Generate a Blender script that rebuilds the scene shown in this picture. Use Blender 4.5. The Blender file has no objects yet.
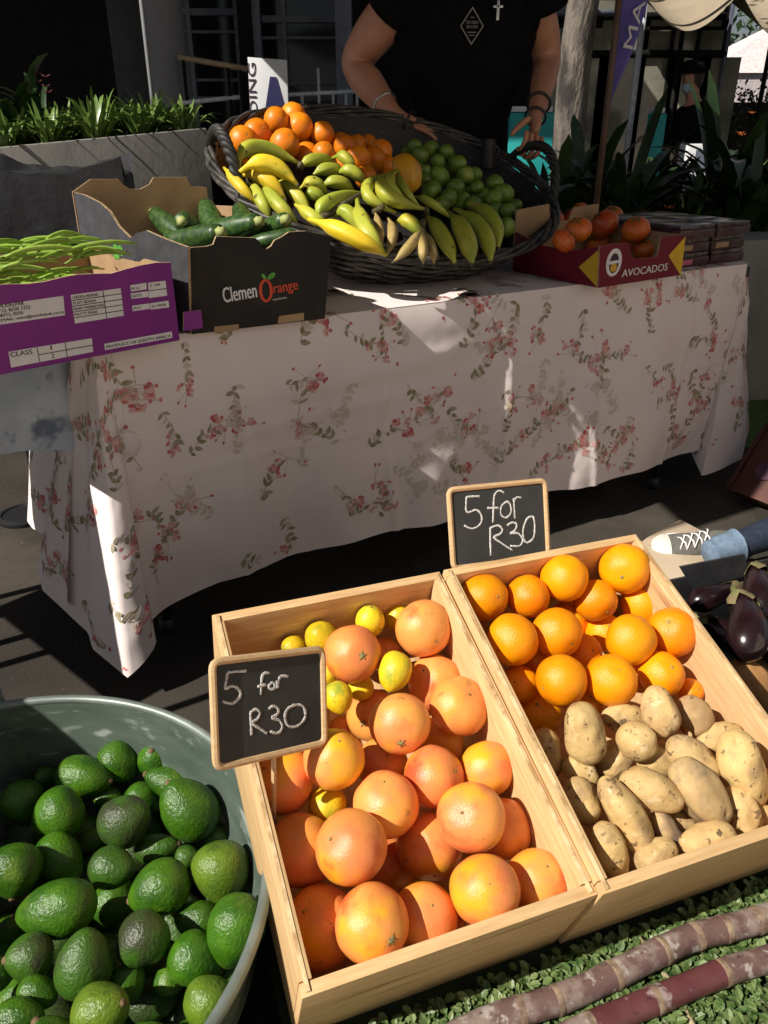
import bpy, bmesh, math, random
from mathutils import Vector as V, Matrix, Quaternion, noise as mnoise
random.seed(7)
R = math.radians
scn = bpy.context.scene
COL = scn.collection
pi = math.pi

# ---------------------------------------------------------------- camera
F_PX = 790.0; PITCH = R(26.2); CAMH = 1.15
cs, sn = math.cos(PITCH), math.sin(PITCH)
EYE = V((0, 0, CAMH))
cd = bpy.data.cameras.new('camera'); cam = bpy.data.objects.new('camera', cd); COL.objects.link(cam)
cam.location = EYE; cam.rotation_euler = (R(90) - PITCH, 0, 0)
cd.sensor_fit = 'VERTICAL'; cd.sensor_height = 36; cd.lens = 36 * F_PX / 1024
cd.clip_start = .02; cd.clip_end = 500
scn.camera = cam
VR = V((1, 0, 0)); VU = V((0, sn, cs)); VT = V((0, -cs, sn))     # right, up, towards the viewer

def ray(x, y):
    xd = (x - 384) / F_PX; yd = (y - 512) / F_PX
    return V((xd, cs - sn * yd, -(sn + cs * yd)))
def onz(x, y, z):
    r = ray(x, y); return EYE + r * ((z - CAMH) / r.z)
def atF(x, y, f):
    r = ray(x, y); return EYE + r * (f / r.y)
def atd(x, y, d): return EYE + ray(x, y) * d
def onpl(x, y, p0, n):
    r = ray(x, y); return EYE + r * ((p0 - EYE).dot(n) / r.dot(n))
def depth(p):
    q = p - EYE; return q.y * cs - q.z * sn

# ---------------------------------------------------------------- light
el = R(43); az = V((-.858, -.514, 0)).normalized()
SUN = V((az.x * math.cos(el), az.y * math.cos(el), math.sin(el)))
w = bpy.data.worlds.new('World'); scn.world = w; w.use_nodes = True
nt = w.node_tree; bg = nt.nodes['Background']
sky = nt.nodes.new('ShaderNodeTexSky'); sky.sky_type = 'NISHITA'; sky.sun_disc = False
sky.sun_elevation = el; sky.sun_rotation = math.atan2(SUN.x, SUN.y)
hz = nt.nodes.new('ShaderNodeHueSaturation'); hz.inputs['Saturation'].default_value = .45
nt.links.new(sky.outputs[0], hz.inputs['Color']); nt.links.new(hz.outputs[0], bg.inputs[0]); bg.inputs[1].default_value = .032
sl = bpy.data.lights.new('sun', 'SUN'); sl.energy = 5.0; sl.angle = R(.5); sl.color = (1, .94, .84)
so = bpy.data.objects.new('sun', sl); COL.objects.link(so); so.rotation_euler = SUN.to_track_quat('Z', 'Y').to_euler()
so.location = (-6, -4, 8)
scn.view_settings.view_transform = 'Standard'; scn.view_settings.look = 'None'
scn.view_settings.exposure = 0.38; scn.view_settings.gamma = 1

# ---------------------------------------------------------------- objects
def link(o, parent=None):
    COL.objects.link(o)
    if parent: o.parent = parent
    return o
def tag(o, label=None, cat=None, group=None, kind=None):
    if label: o['label'] = label
    if cat: o['category'] = cat
    if group: o['group'] = group
    if kind: o['kind'] = kind
    return o
def empty(name, loc=(0, 0, 0), rot=None):
    o = bpy.data.objects.new(name, None); o.empty_display_size = .05
    M = rot.to_4x4() if rot else Matrix()
    M.translation = V(loc); o.matrix_world = M
    return link(o)

class MB:
    def __init__(s): s.v = []; s.f = []; s.m = []; s.mi = 0
    def add(s, vs, fs):
        o = len(s.v); s.v += [tuple(p) for p in vs]; s.f += [[i + o for i in f] for f in fs]; s.m += [s.mi] * len(fs); return s
    def box(s, lo, hi, M=None):
        a, b = lo, hi
        vs = [V((x, y, z)) for x in (a[0], b[0]) for y in (a[1], b[1]) for z in (a[2], b[2])]
        if M: vs = [M @ p for p in vs]
        return s.add(vs, [(0, 1, 3, 2), (4, 6, 7, 5), (0, 4, 5, 1), (2, 3, 7, 6), (0, 2, 6, 4), (1, 5, 7, 3)])
    def hexa(s, bot, top):
        return s.add(list(bot) + list(top), [(3, 2, 1, 0), (4, 5, 6, 7), (0, 1, 5, 4), (1, 2, 6, 5), (2, 3, 7, 6), (3, 0, 4, 7)])
    def tube(s, path, rad, n=8, cap=True, flat=1.0, up=None, closed=False, facet=0):
        path = [V(p) for p in path]; k = len(path)
        if not hasattr(rad, '__len__'): rad = [rad] * k
        vs = []; a = None
        for i, p in enumerate(path):
            if closed: t = path[(i + 1) % k] - path[i - 1]
            else: t = path[min(i + 1, k - 1)] - path[max(i - 1, 0)]
            if t.length < 1e-9: t = V((0, 0, 1))
            t.normalize()
            if a is None:
                a = V(up) if up else (V((0, 0, 1)) if abs(t.z) < .9 else V((1, 0, 0)))
            a = (a - t * a.dot(t)); a.normalize(); b = t.cross(a)
            for j in range(n):
                q = 2 * pi * j / n
                vs.append(p + (a * math.cos(q) * flat + b * math.sin(q)) * rad[i] * (1 + facet * math.cos(5 * q)))
        fs = [(i * n + j, i * n + (j + 1) % n, (i + 1) * n + (j + 1) % n, (i + 1) * n + j) for i in range(k - 1) for j in range(n)]
        if closed: fs += [((k - 1) * n + j, (k - 1) * n + (j + 1) % n, (j + 1) % n, j) for j in range(n)]
        elif cap: fs += [tuple(range(n - 1, -1, -1)), tuple((k - 1) * n + j for j in range(n))]
        return s.add(vs, fs)
    def lathe(s, prof, n=24, M=None, rx=1, ry=1, c0=False, c1=False):
        vs = []
        for r, z in prof:
            for j in range(n):
                q = 2 * pi * j / n; p = V((r * rx * math.cos(q), r * ry * math.sin(q), z)); vs.append(M @ p if M else p)
        k = len(prof)
        fs = [(i * n + j, i * n + (j + 1) % n, (i + 1) * n + (j + 1) % n, (i + 1) * n + j) for i in range(k - 1) for j in range(n)]
        if c0: fs.append(tuple(range(n - 1, -1, -1)))
        if c1: fs.append(tuple((k - 1) * n + j for j in range(n)))
        return s.add(vs, fs)
    def grid(s, fn, nu, nv):
        vs = [fn(i / nu, j / nv) for i in range(nu + 1) for j in range(nv + 1)]; k = nv + 1
        return s.add(vs, [(i * k + j, (i + 1) * k + j, (i + 1) * k + j + 1, i * k + j + 1) for i in range(nu) for j in range(nv)])
    def poly(s, pts): return s.add(pts, [tuple(range(len(pts)))])
    def slab(s, pts, d):            # closed outline pushed along d
        n = len(pts); pts = [V(p) for p in pts]; d = V(d)
        return s.add(pts + [p + d for p in pts], [tuple(range(n - 1, -1, -1)), tuple(range(n, 2 * n))] + [(i, (i + 1) % n, n + (i + 1) % n, n + i) for i in range(n)])
    def mesh(s, name, mats, smooth=True, bevel=0, seg=2):
        me = bpy.data.meshes.new(name); me.from_pydata(s.v, [], s.f)
        if not isinstance(mats, (list, tuple)): mats = [mats]
        for m in mats: me.materials.append(m)
        for p, i in zip(me.polygons, s.m): p.material_index = i
        bm = bmesh.new(); bm.from_mesh(me)
        bmesh.ops.recalc_face_normals(bm, faces=bm.faces)
        if bevel: bmesh.ops.bevel(bm, geom=list(bm.edges), offset=bevel, segments=seg, profile=.6, affect='EDGES', clamp_overlap=True)
        bm.to_mesh(me); bm.free()
        if smooth:
            me.polygons.foreach_set('use_smooth', [True] * len(me.polygons))
            if smooth is not True: me.set_sharp_from_angle(angle=R(smooth))
        me.update(); return me
    def build(s, name, mats, parent=None, smooth=True, bevel=0, local=False, seg=2):
        o = bpy.data.objects.new(name, s.mesh(name, mats, smooth, bevel, seg)); link(o, parent)
        if parent and not local: o.matrix_parent_inverse = parent.matrix_world.inverted()
        return o
def basis(u, v, n, o=(0, 0, 0)):
    M = Matrix((u, v, n)).transposed().to_4x4(); M.translation = V(o); return M

def text_mesh(body, width, height, M, thick=0):
    cu = bpy.data.curves.new('t', 'FONT'); cu.body = body; cu.size = 1; cu.resolution_u = 3
    o = bpy.data.objects.new('t', cu); COL.objects.link(o)
    dg = bpy.context.evaluated_depsgraph_get(); dg.update()
    me = bpy.data.meshes.new_from_object(o.evaluated_get(dg))
    vs = [v.co.copy() for v in me.vertices]; fs = [list(p.vertices) for p in me.polygons]
    bpy.data.objects.remove(o); bpy.data.curves.remove(cu); bpy.data.meshes.remove(me)
    if not vs: return [], []
    x0 = min(v.x for v in vs); x1 = max(v.x for v in vs); y0 = min(v.y for v in vs); y1 = max(v.y for v in vs)
    out = [M @ V(((v.x - x0) / (x1 - x0) * width, (v.y - y0) / (y1 - y0) * height, 0)) for v in vs]
    return out, fs

# ---------------------------------------------------------------- materials
def mat(name, col, rough=.6, col2=None, ns=20, detail=4, bump=0, bs=60, bd=.002, spec=.5, rnd=0, lo=.35, hi=.65, stretch=None,
        spots=None, coat=0, metal=0, sss=0, rvar=0, trans=0):
    m = bpy.data.materials.new(name); m.use_nodes = True; t = m.node_tree; N = t.nodes; L = t.links
    b = N['Principled BSDF']; b.inputs['Roughness'].default_value = rough; b.inputs['Specular IOR Level'].default_value = spec
    b.inputs['Metallic'].default_value = metal; b.inputs['Coat Weight'].default_value = coat; b.inputs['Coat Roughness'].default_value = .25
    if sss: b.inputs['Subsurface Weight'].default_value = sss; b.inputs['Subsurface Radius'].default_value = (.01, .004, .002); b.inputs['Subsurface Scale'].default_value = .6
    tc = N.new('ShaderNodeTexCoord'); oi = N.new('ShaderNodeObjectInfo')
    mp = N.new('ShaderNodeMapping'); L.new(tc.outputs['Object'], mp.inputs[0])
    if stretch: mp.inputs['Scale'].default_value = stretch
    add = N.new('ShaderNodeVectorMath'); add.operation = 'ADD'
    mul = N.new('ShaderNodeVectorMath'); mul.operation = 'SCALE'; mul.inputs[0].default_value = (7.3, 3.1, 5.7); L.new(oi.outputs['Random'], mul.inputs['Scale'])
    L.new(mp.outputs[0], add.inputs[0]); L.new(mul.outputs[0], add.inputs[1])
    def noise(scale, det=4, rgh=.6):
        n = N.new('ShaderNodeTexNoise'); n.inputs['Scale'].default_value = scale; n.inputs['Detail'].default_value = det; n.inputs['Roughness'].default_value = rgh
        L.new(add.outputs[0], n.inputs['Vector']); return n.outputs['Fac']
    out = None
    n1 = noise(ns, detail)
    rp = N.new('ShaderNodeValToRGB'); rp.color_ramp.elements[0].position = lo; rp.color_ramp.elements[1].position = hi
    c2 = col2 if col2 else tuple(c * .72 for c in col)
    rp.color_ramp.elements[0].color = (*c2, 1); rp.color_ramp.elements[1].color = (*col, 1)
    L.new(n1, rp.inputs[0]); out = rp.outputs[0]
    def mix(fac, a, c, mode='MIX'):
        x = N.new('ShaderNodeMix'); x.data_type = 'RGBA'; x.blend_type = mode
        if isinstance(fac, (int, float)): x.inputs['Factor'].default_value = fac
        else: L.new(fac, x.inputs['Factor'])
        for s, i in ((a, 6), (c, 7)):
            if isinstance(s, tuple): x.inputs[i].default_value = (*s, 1)
            else: L.new(s, x.inputs[i])
        return x.outputs[2]
    for sp in (spots or []):        # (colour, scale, threshold lo, hi)
        c, sc, a, bb = sp[:4]
        nn = noise(sc, sp[4] if len(sp) > 4 else 3, .6)
        mr = N.new('ShaderNodeMapRange'); mr.inputs['From Min'].default_value = a; mr.inputs['From Max'].default_value = bb; L.new(nn, mr.inputs['Value'])
        out = mix(mr.outputs[0], out, c)
    if rnd:
        hs = N.new('ShaderNodeHueSaturation'); L.new(out, hs.inputs['Color'])
        for inp, k, f in (('Hue', rnd * .012, 1), ('Value', rnd * .35, 7.77)):
            mr = N.new('ShaderNodeMapRange'); base = .5 if inp == 'Hue' else 1
            if f != 1:
                fr = N.new('ShaderNodeMath'); fr.operation = 'MULTIPLY'; fr.inputs[1].default_value = f; L.new(oi.outputs['Random'], fr.inputs[0])
                f2 = N.new('ShaderNodeMath'); f2.operation = 'FRACT'; L.new(fr.outputs[0], f2.inputs[0]); src = f2.outputs[0]
            else: src = oi.outputs['Random']
            L.new(src, mr.inputs['Value']); mr.inputs['To Min'].default_value = base - k; mr.inputs['To Max'].default_value = base + k
            L.new(mr.outputs[0], hs.inputs[inp])
        out = hs.outputs[0]
    L.new(out, b.inputs['Base Color'])
    if rvar:
        mr = N.new('ShaderNodeMapRange'); L.new(noise(ns * 2.3), mr.inputs['Value']); mr.inputs['To Min'].default_value = rough - rvar; mr.inputs['To Max'].default_value = rough + rvar; L.new(mr.outputs[0], b.inputs['Roughness'])
    if bump:
        bp = N.new('ShaderNodeBump'); bp.inputs['Strength'].default_value = bump; bp.inputs['Distance'].default_value = bd
        L.new(noise(bs, 3), bp.inputs['Height']); L.new(bp.outputs[0], b.inputs['Normal'])
    m['bsdf'] = 1
    return m

M = {}
def mk(k, *a, **kw): M[k] = mat(k, *a, **kw); return M[k]
mk('ground', (.050, .043, .036), .9, (.032, .028, .024), 3, 8, .35, 90, .004, spots=[((.10, .085, .065), 1.1, .52, .75, 6), ((.15, .13, .11), 70, .66, .75)], spec=.2)
mk('plaza_stone', (.66, .60, .52), .85, (.58, .52, .45), 4, 6, .2, 40, .002)
mk('paving', (.50, .40, .29), .85, (.42, .33, .23), 5, 6, .3, 60, .002, spec=.2)
wood_kw = dict(ns=9, detail=7, bump=.25, bs=22, bd=.0015, lo=.3, hi=.72)
for k, st in (('wood_x', (1.2, 14, 14)), ('wood_y', (14, 1.2, 14))):
    mk(k, (.70, .475, .245), .62, (.52, .32, .145), stretch=st, rnd=.25, spots=[((.30, .16, .06), 3.2, .62, .76), ((.76, .56, .30), 5, .6, .75), ((.36, .22, .11), 6, .66, .70, 6)], spec=.35, **wood_kw)
mk('wood_edge', (.74, .55, .32), .6, (.40, .24, .11), 26, 6, .25, 30, .001, stretch=(1.2, 1.2, 14), lo=.38, hi=.6, spec=.3)
mk('grapefruit', (.85, .355, .075), .28, (.81, .235, .080), 11, 3, .40, 560, .0016, spec=.45, rnd=.35, lo=.38, hi=.62, sss=.08,
   spots=[((.82, .40, .018), 9, .53, .66), ((.64, .105, .035), 13, .58, .72), ((.50, .22, .06), 34, .66, .74), ((.33, .15, .05), 70, .72, .76)])
mk('orange', (.90, .345, .002), .32, (.85, .255, .002), 9, 3, .55, 460, .0018, spec=.45, rnd=.35, sss=.05, spots=[((.42, .17, .02), 75, .715, .76)])
mk('orange_dull', (.82, .25, .006), .42, (.74, .18, .006), 12, 3, .22, 420, .0014, spec=.45, rnd=.4, sss=.05, spots=[((.25, .1, .02), 60, .70, .76)])
mk('lemon', (.78, .52, .012), .40, (.60, .47, .022), 20, 4, .5, 220, .002, spec=.4, rnd=.5, spots=[((.30, .36, .03), 22, .55, .68, 4), ((.22, .15, .03), 75, .66, .72)])
mk('stem_scar', (.34, .30, .11), .8, (.16, .15, .06), 300, 3, .5, 500, .001)
mk('stem_brown', (.20, .13, .06), .8, (.10, .06, .03), 200, 3, .5, 400, .001)
av = dict(detail=4, bump=.45, bs=210, bd=.005, spec=.5, rnd=.35)
mk('avocado_green', (.056, .150, .006), .33, (.021, .078, .004), 28, spots=[((.13, .21, .02), 16, .58, .76), ((.06, .045, .02), 55, .72, .78)], **av)
mk('avocado_lime', (.135, .215, .014), .34, (.075, .14, .012), 22, spots=[((.05, .10, .012), 26, .58, .72), ((.10, .06, .02), 60, .70, .76)], **av)
mk('avocado_dark', (.036, .075, .012), .38, (.030, .030, .015), 14, spots=[((.038, .105, .008), 12, .46, .58)], **av)
mk('potato', (.60, .42, .185), .62, (.51, .335, .135), 30, 6, .45, 110, .003, spec=.3, rnd=.3, spots=[((.36, .235, .115), 22, .50, .66, 7), ((.68, .52, .29), 42, .58, .70, 5), ((.20, .125, .06), 85, .615, .66), ((.15, .095, .05), 36, .66, .69)])
mk('potato_scuffed', (.56, .39, .18), .7, (.42, .27, .13), 18, 5, .35, 110, .002, spec=.25, rnd=.3, spots=[((.24, .17, .12), 15, .50, .62, 6), ((.22, .13, .06), 60, .64, .70)])
mk('galvanised', (.095, .125, .100), .6, (.05, .072, .057), 7, 6, .2, 14, .004, metal=.1, spec=.35, spots=[((.24, .27, .25), 18, .60, .76), ((.27, .30, .28), 7, .62, .66, 2)], stretch=(1, 1, 3))
mk('rim_metal', (.24, .28, .26), .45, (.15, .18, .165), 12, 5, metal=.35)
mk('cloth', (.81, .715, .70), .85, (.77, .67, .655), 5, 4, .25, 900, .0005, spec=.2)
mk('print_red', (.50, .11, .115), .85, (.62, .25, .24), 60, 3, lo=.42, hi=.58, spec=.2)
mk('print_pink', (.64, .30, .29), .85, (.70, .46, .43), 60, 3, spec=.2)
mk('print_green', (.24, .22, .12), .85, (.40, .35, .25), 55, 3, lo=.4, hi=.6, spec=.2)
mk('print_pale', (.60, .515, .45), .85, (.65, .56, .51), 50, 3, spec=.2)
mk('print_stem', (.33, .25, .18), .85, (.46, .38, .30), 60, 3, spec=.2)
mk('cloth_blue', (.36, .42, .52), .85, (.50, .55, .62), 9, 4, .2, 500, .0005, spots=[((.14, .17, .24), 12, .56, .66)], spec=.2)
mk('black_metal', (.018, .018, .02), .45, None, 30, 3, .1, 80, .001)
mk('black_plastic', (.022, .022, .024), .5, (.035, .035, .037), 20, 4, .2, 60, .002)
mk('carton_black', (.030, .025, .022), .75, (.019, .016, .015), 6, 5, .2, 240, .0006, spec=.25, spots=[((.12, .10, .085), 60, .70, .75)])
mk('carton_grey', (.06, .06, .066), .75, (.04, .04, .045), 30, 4, .3, 200, .0008, spec=.25)
mk('carton_brown', (.40, .26, .145), .85, (.32, .20, .11), 14, 5, .2, 200, .0008, spec=.2)
mk('carton_edge', (.50, .36, .22), .9, (.28, .18, .10), 160, 2, spec=.1)
mk('purple', (.215, .007, .235), .45, (.18, .006, .20), 8, 4, .15, 60, .001, spec=.45, spots=[((.22, .03, .24), 45, .68, .75)])
mk('maroon', (.17, .010, .028), .55, (.14, .008, .022), 12, 4, .1, 120, .0006, spec=.3)
mk('yellow_print', (.66, .42, .02), .6, (.60, .36, .02), 20, 3)
mk('white_print', (.76, .73, .74), .7, (.68, .65, .67), 40, 3)
mk('dark_print', (.05, .025, .05), .7, None, 40, 2)
mk('red_print', (.62, .065, .015), .6, (.55, .05, .012), 30, 2)
mk('leaf_print', (.07, .27, .03), .6, (.11, .34, .04), 60, 2)
mk('chalkboard', (.028, .028, .028), .7, (.048, .047, .046), 9, 7, .1, 300, .0004, spec=.25, stretch=(1, 1, 1), lo=.4, hi=.7)
mk('chalk', (.66, .65, .63), .95, (.10, .10, .10), 620, 4, lo=.36, hi=.50, spec=.1)
mk('sign_wood', (.60, .41, .23), .6, (.50, .32, .16), 40, 4, .1, 80, .0006, stretch=(1, 6, 6), spec=.35)
mk('wicker', (.085, .078, .070), .5, (.018, .016, .015), 30, 4, .4, 160, .002, spec=.4, rnd=.1)
mk('wicker_dark', (.012, .011, .011), .6, (.022, .02, .018), 40, 4, .3, 160, .002)
mk('banana_yellow', (.80, .56, .02), .45, (.62, .45, .03), 18, 3, .08, 90, .001, rnd=.3, spots=[((.34, .36, .03), 12, .56, .72), ((.10, .06, .02), 48, .70, .74)])
mk('banana_green', (.30, .36, .035), .45, (.42, .42, .045), 12, 3, .08, 90, .001, rnd=.35, spots=[((.56, .46, .05), 11, .55, .72), ((.05, .035, .015), 45, .655, .70)])
mk('banana_pale', (.42, .31, .11), .55, (.32, .23, .08), 16, 3, .1, 90, .001, rnd=.3, spots=[((.13, .08, .03), 45, .66, .72)])
mk('banana_tip', (.05, .035, .02), .8, (.12, .10, .04), 120, 2)
mk('lime', (.16, .24, .025), .38, (.085, .155, .018), 18, 3, .25, 320, .0012, rnd=.5, spots=[((.34, .34, .05), 14, .60, .78)])
mk('yellow_pepper', (.68, .36, .02), .35, (.60, .25, .015), 10, 3, .1, 60, .002)
mk('persimmon', (.64, .16, .014), .36, (.50, .075, .012), 12, 3, .1, 120, .001, rnd=.5, spots=[((.10, .03, .01), 40, .68, .75)])
mk('calyx_green', (.13, .15, .04), .8, (.07, .07, .02), 60, 3)
mk('bean', (.22, .37, .04), .48, (.30, .44, .075), 40, 3, .15, 90, .001, rnd=.45, spots=[((.33, .42, .12), 30, .62, .76)])
mk('zucchini', (.016, .048, .011), .4, (.05, .105, .022), 90, 3, .15, 60, .001, rnd=.4, lo=.4, hi=.6)
mk('zucchini_cut', (.38, .40, .14), .7, (.28, .33, .1), 120, 3)
mk('eggplant', (.009, .004, .005), .2, (.022, .0075, .009), 9, 3, .05, 40, .001, spec=.6, coat=.4)
mk('eggplant_calyx', (.20, .22, .07), .7, (.26, .17, .10), 50, 3, .4, 90, .002)
mk('cane', (.235, .175, .15), .75, (.125, .070, .060), 16, 9, .5, 60, .003, lo=.45, hi=.53, spots=[((.36, .31, .28), 40, .57, .63, 8), ((.085, .045, .04), 26, .60, .64, 8), ((.05, .03, .03), 90, .66, .7)])
mk('cane_red', (.075, .012, .020), .45, (.13, .045, .045), 14, 8, .4, 60, .002, spots=[((.30, .23, .215), 24, .545, .60, 9), ((.04, .015, .02), 50, .62, .68)])
mk('cane_node', (.30, .215, .14), .8, (.11, .065, .05), 70, 3, .3, 90, .002)
mk('dry_stalk', (.36, .30, .17), .8, None, 60, 3)
mk('mat_leaf', (.150, .205, .066), .5, (.048, .098, .022), 55, 3, lo=.38, hi=.62, spots=[((.25, .26, .13), 40, .60, .74)])
mk('mat_base', (.035, .05, .02), .9, None, 40, 3)
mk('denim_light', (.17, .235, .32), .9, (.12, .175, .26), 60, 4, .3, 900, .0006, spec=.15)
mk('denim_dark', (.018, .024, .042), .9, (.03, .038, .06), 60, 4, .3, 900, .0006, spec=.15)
mk('shoe_canvas', (.13, .125, .11), .9, (.09, .088, .08), 60, 4, .3, 700, .0006)
mk('shoe_rubber', (.72, .69, .63), .6, (.6, .57, .5), 30, 3)
mk('bag_brown', (.10, .026, .017), .7, (.075, .02, .013), 14, 4, .2, 200, .001)
mk('bag_logo', (.12, .05, .085), .8)
mk('skin', (.43, .205, .125), .5, (.37, .165, .095), 20, 4, .15, 260, .001, sss=.06)
mk('hair', (.03, .02, .014), .6, None, 90, 3)
mk('black_cloth', (.004, .004, .0045), .9, (.006, .006, .0065), 30, 4, .2, 60, .004, spec=.08)
mk('dark_trousers', (.02, .02, .024), .85)
mk('silver', (.55, .55, .56), .3, None, 60, 2, metal=.9)
mk('emblem_print', (.30, .28, .25), .8, None, 90, 2)
mk('glass_clear', (.9, .9, .9), .05)
mk('concrete', (.27, .255, .235), .85, (.20, .19, .175), 5, 7, .3, 40, .004, spots=[((.13, .12, .11), 3, .60, .75, 6)], stretch=(1, 1, .5))
mk('dark_concrete', (.055, .055, .058), .85, (.04, .04, .042), 4, 6, .2, 40, .004)
mk('grey_render', (.20, .20, .21), .8, (.17, .17, .18), 5, 5, .2, 30, .004)
mk('dark_glass', (.010, .012, .016), .08, (.013, .015, .02), 3, 3, spec=.5)
mk('reflection_glass', (.13, .135, .105), .12, (.30, .285, .225), 2.5, 4, spec=.6)  # pale mottling paints the window reflections into the base colour
mk('frame_blue', (.15, .17, .23), .5, None, 10, 3)
mk('frame_dark', (.012, .011, .011), .7, None, 10, 3, spec=.15)
mk('rail_white', (.62, .66, .72), .4, None, 20, 3)
mk('tan_paint', (.40, .28, .18), .6, None, 20, 3)
mk('sign_white', (.72, .73, .76), .6, (.66, .67, .70), 8, 3)
mk('sign_blue', (.022, .022, .11), .6, None, 8, 3)
mk('flag_purple', (.15, .12, .45), .75, (.12, .10, .38), 9, 3)
mk('tarp', (.30, .245, .175), .85, (.25, .20, .14), 5, 5, .2, 20, .01)
mk('tarp_white', (.62, .57, .48), .85, (.55, .50, .42), 5, 5)
mk('pole_brown', (.14, .075, .045), .5, None, 20, 3)
mk('bark', (.17, .145, .12), .9, (.035, .03, .028), 9, 8, .9, 22, .03, stretch=(1, 1, .35), lo=.4, hi=.6)
mk('leaf_strap', (.15, .235, .045), .36, (.075, .14, .028), 12, 3, rnd=.4, spots=[((.30, .36, .13), 9, .58, .72)])  # brighter spots paint sun highlights into the leaf colour
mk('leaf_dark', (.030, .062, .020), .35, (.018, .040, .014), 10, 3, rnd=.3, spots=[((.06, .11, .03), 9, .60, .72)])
mk('petal_pink', (.16, .025, .05), .8)
mk('petal_orange', (.60, .16, .03), .7)
mk('turquoise', (.01, .30, .31), .6, (.02, .36, .36), 10, 3)
mk('lawn', (.09, .17, .035), .9, (.05, .11, .02), 60, 5, .8, 120, .02)
mk('soil', (.05, .038, .028), .95)
mk('pink_tent', (.74, .66, .68), .8)
mk('tin', (.10, .10, .105), .35, None, 30, 3, metal=.7)
mk('mask_blue', (.35, .45, .55), .8)
mk('bag_black', (.013, .0135, .015), .65, (.022, .023, .026), 10, 5, .4, 14, .012, spec=.3)
mk('punnet', (.05, .018, .022), .35, (.08, .05, .05), 30, 4, lo=.4, hi=.6)
mk('punnet_lid', (.13, .11, .11), .2, (.05, .03, .035), 28, 4, lo=.4, hi=.6)
mk('pink_label', (.60, .14, .22), .6)
mk('sweet_potato', (.40, .21, .075), .7, (.30, .14, .05), 20, 5, .3, 90, .002)
# clear glass bead
_m = M['glass_clear'].node_tree.nodes['Principled BSDF']
for l in list(_m.inputs['Base Color'].links): M['glass_clear'].node_tree.links.remove(l)
_m.inputs['Base Color'].default_value = (1, 1, 1, 1); _m.inputs['Transmission Weight'].default_value = 1; _m.inputs['IOR'].default_value = 1.18; _m.inputs['Roughness'].default_value = .03; _m.inputs['Alpha'].default_value = .22
# ================================================================ the two slanted wooden crates
CW, CL, CH, CT = .36, .509, .1865, .015
class Frame: pass
def frame(p, yaw, t):
    f = Frame(); f.u = V((math.cos(yaw), math.sin(yaw), 0))
    f.b = V((-math.sin(yaw) * math.cos(t), math.cos(yaw) * math.cos(t), math.sin(t))); f.n = f.u.cross(f.b); f.p = V(p)
    f.rot = Matrix((f.u, f.b, f.n)).transposed(); return f
F1 = frame((-.0850, .5130, .3345), .352, .357)
F2 = frame((.2560, .6300, .3425), .345, .353)

def crate(fr, label):
    e = empty('wooden_crate', fr.p - fr.n * CH, fr.rot)
    tag(e, label, 'crate', 'slanted wooden fruit crates')
    def panel(name, lo, hi, m):
        mb = MB(); mb.box(lo, hi); o = mb.build(name, M[m], e, smooth=35, bevel=.0016, local=True)
        o.rotation_euler = (random.uniform(-.002, .002), 0, 0); return o
    panel('side_panel', (0, CT, 0), (CT, CL - CT, CH), 'wood_y')
    panel('side_panel', (CW - CT, CT, 0), (CW, CL - CT, CH), 'wood_y')
    panel('end_panel', (.0, 0, .001), (CW, CT - .0006, CH - .001), 'wood_x')
    panel('end_panel', (.0, CL - CT + .0006, .001), (CW, CL, CH - .001), 'wood_x')
    panel('base_board', (CT + .001, CT + .001, .004), (CW - CT - .001, CL - CT - .001, .014), 'wood_y')
    for x in (CT * .5, CW - CT * .5):          # ply edge strip seen along the rim
        mb = MB(); mb.box((x - CT * .16, .004, CH - .001), (x + CT * .16, CL - .004, CH + .0012)); mb.build('edge_strip', M['wood_edge'], e, smooth=False, local=True)
    for y in (.008, CL - .008):                # nail heads in the end panels
        for x in (.007, CW - .007):
            mb = MB(); mb.lathe([(.0018, CH - .001), (.0018, CH + .0002)], 8, Matrix.Translation((x, y, 0)), c1=True); mb.build('nail', M['tin'], e, local=True)
    return e
crate(F1, 'slanted wooden crate of grapefruit and lemons with the lower chalkboard at its edge')
crate(F2, 'slanted wooden crate with oranges in its upper half and potatoes below')

# ---------------------------------------------------------------- round fruit
def orient(d, twist=None):
    q = V((0, 0, 1)).rotation_difference(d.normalized())
    return q @ Quaternion((0, 0, 1), random.uniform(0, 6.28) if twist is None else twist)
def vdir(dx, dy, flip=1):          # a direction seen at (dx, dy) of the fruit's disc, pixels down
    z = math.sqrt(max(.05, 1 - dx * dx - dy * dy)) * flip
    return (VR * dx - VU * dy + VT * z).normalized()
def citrus_mb(r, n=36, flat=.95, neck=0, nip=0, seed=0, elong=1):
    mb = MB(); prof = []
    k = 24
    for i in range(1, k):
        t = pi * i / k; z = -math.cos(t); s = math.sin(t)
        rr = r * s * (1 - .04 * z * (1 if neck == 0 else 0)); zz = r * flat * z * elong
        if z > .8: zz -= r * .05 * ((z - .8) / .2) ** 2
        if neck: rr *= 1 - neck * max(0, z) ** 2 * .5; zz += r * neck * .5 * max(0, z) ** 3
        if nip: zz += r * nip * (max(0, z) ** 14 + .6 * max(0, -z) ** 14)
        prof.append((rr, zz))
    z0 = prof[0][1] - (0.003 * r); z1 = prof[-1][1] - .01 * r
    prof = [(r * .02, z0)] + prof + [(r * .02, z1)]
    mb.lathe(prof, n, c0=True, c1=True)
    off = V((seed * 3.7, seed * 1.3, 0))
    vs = []
    for v in mb.v:
        v = V(v); d = mnoise.noise(v / r * 1.0 + off) * .05 + mnoise.noise(v / r * 2.4 + off) * .022
        vs.append(tuple(v * (1 + d)))
    mb.v = vs; return mb
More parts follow.
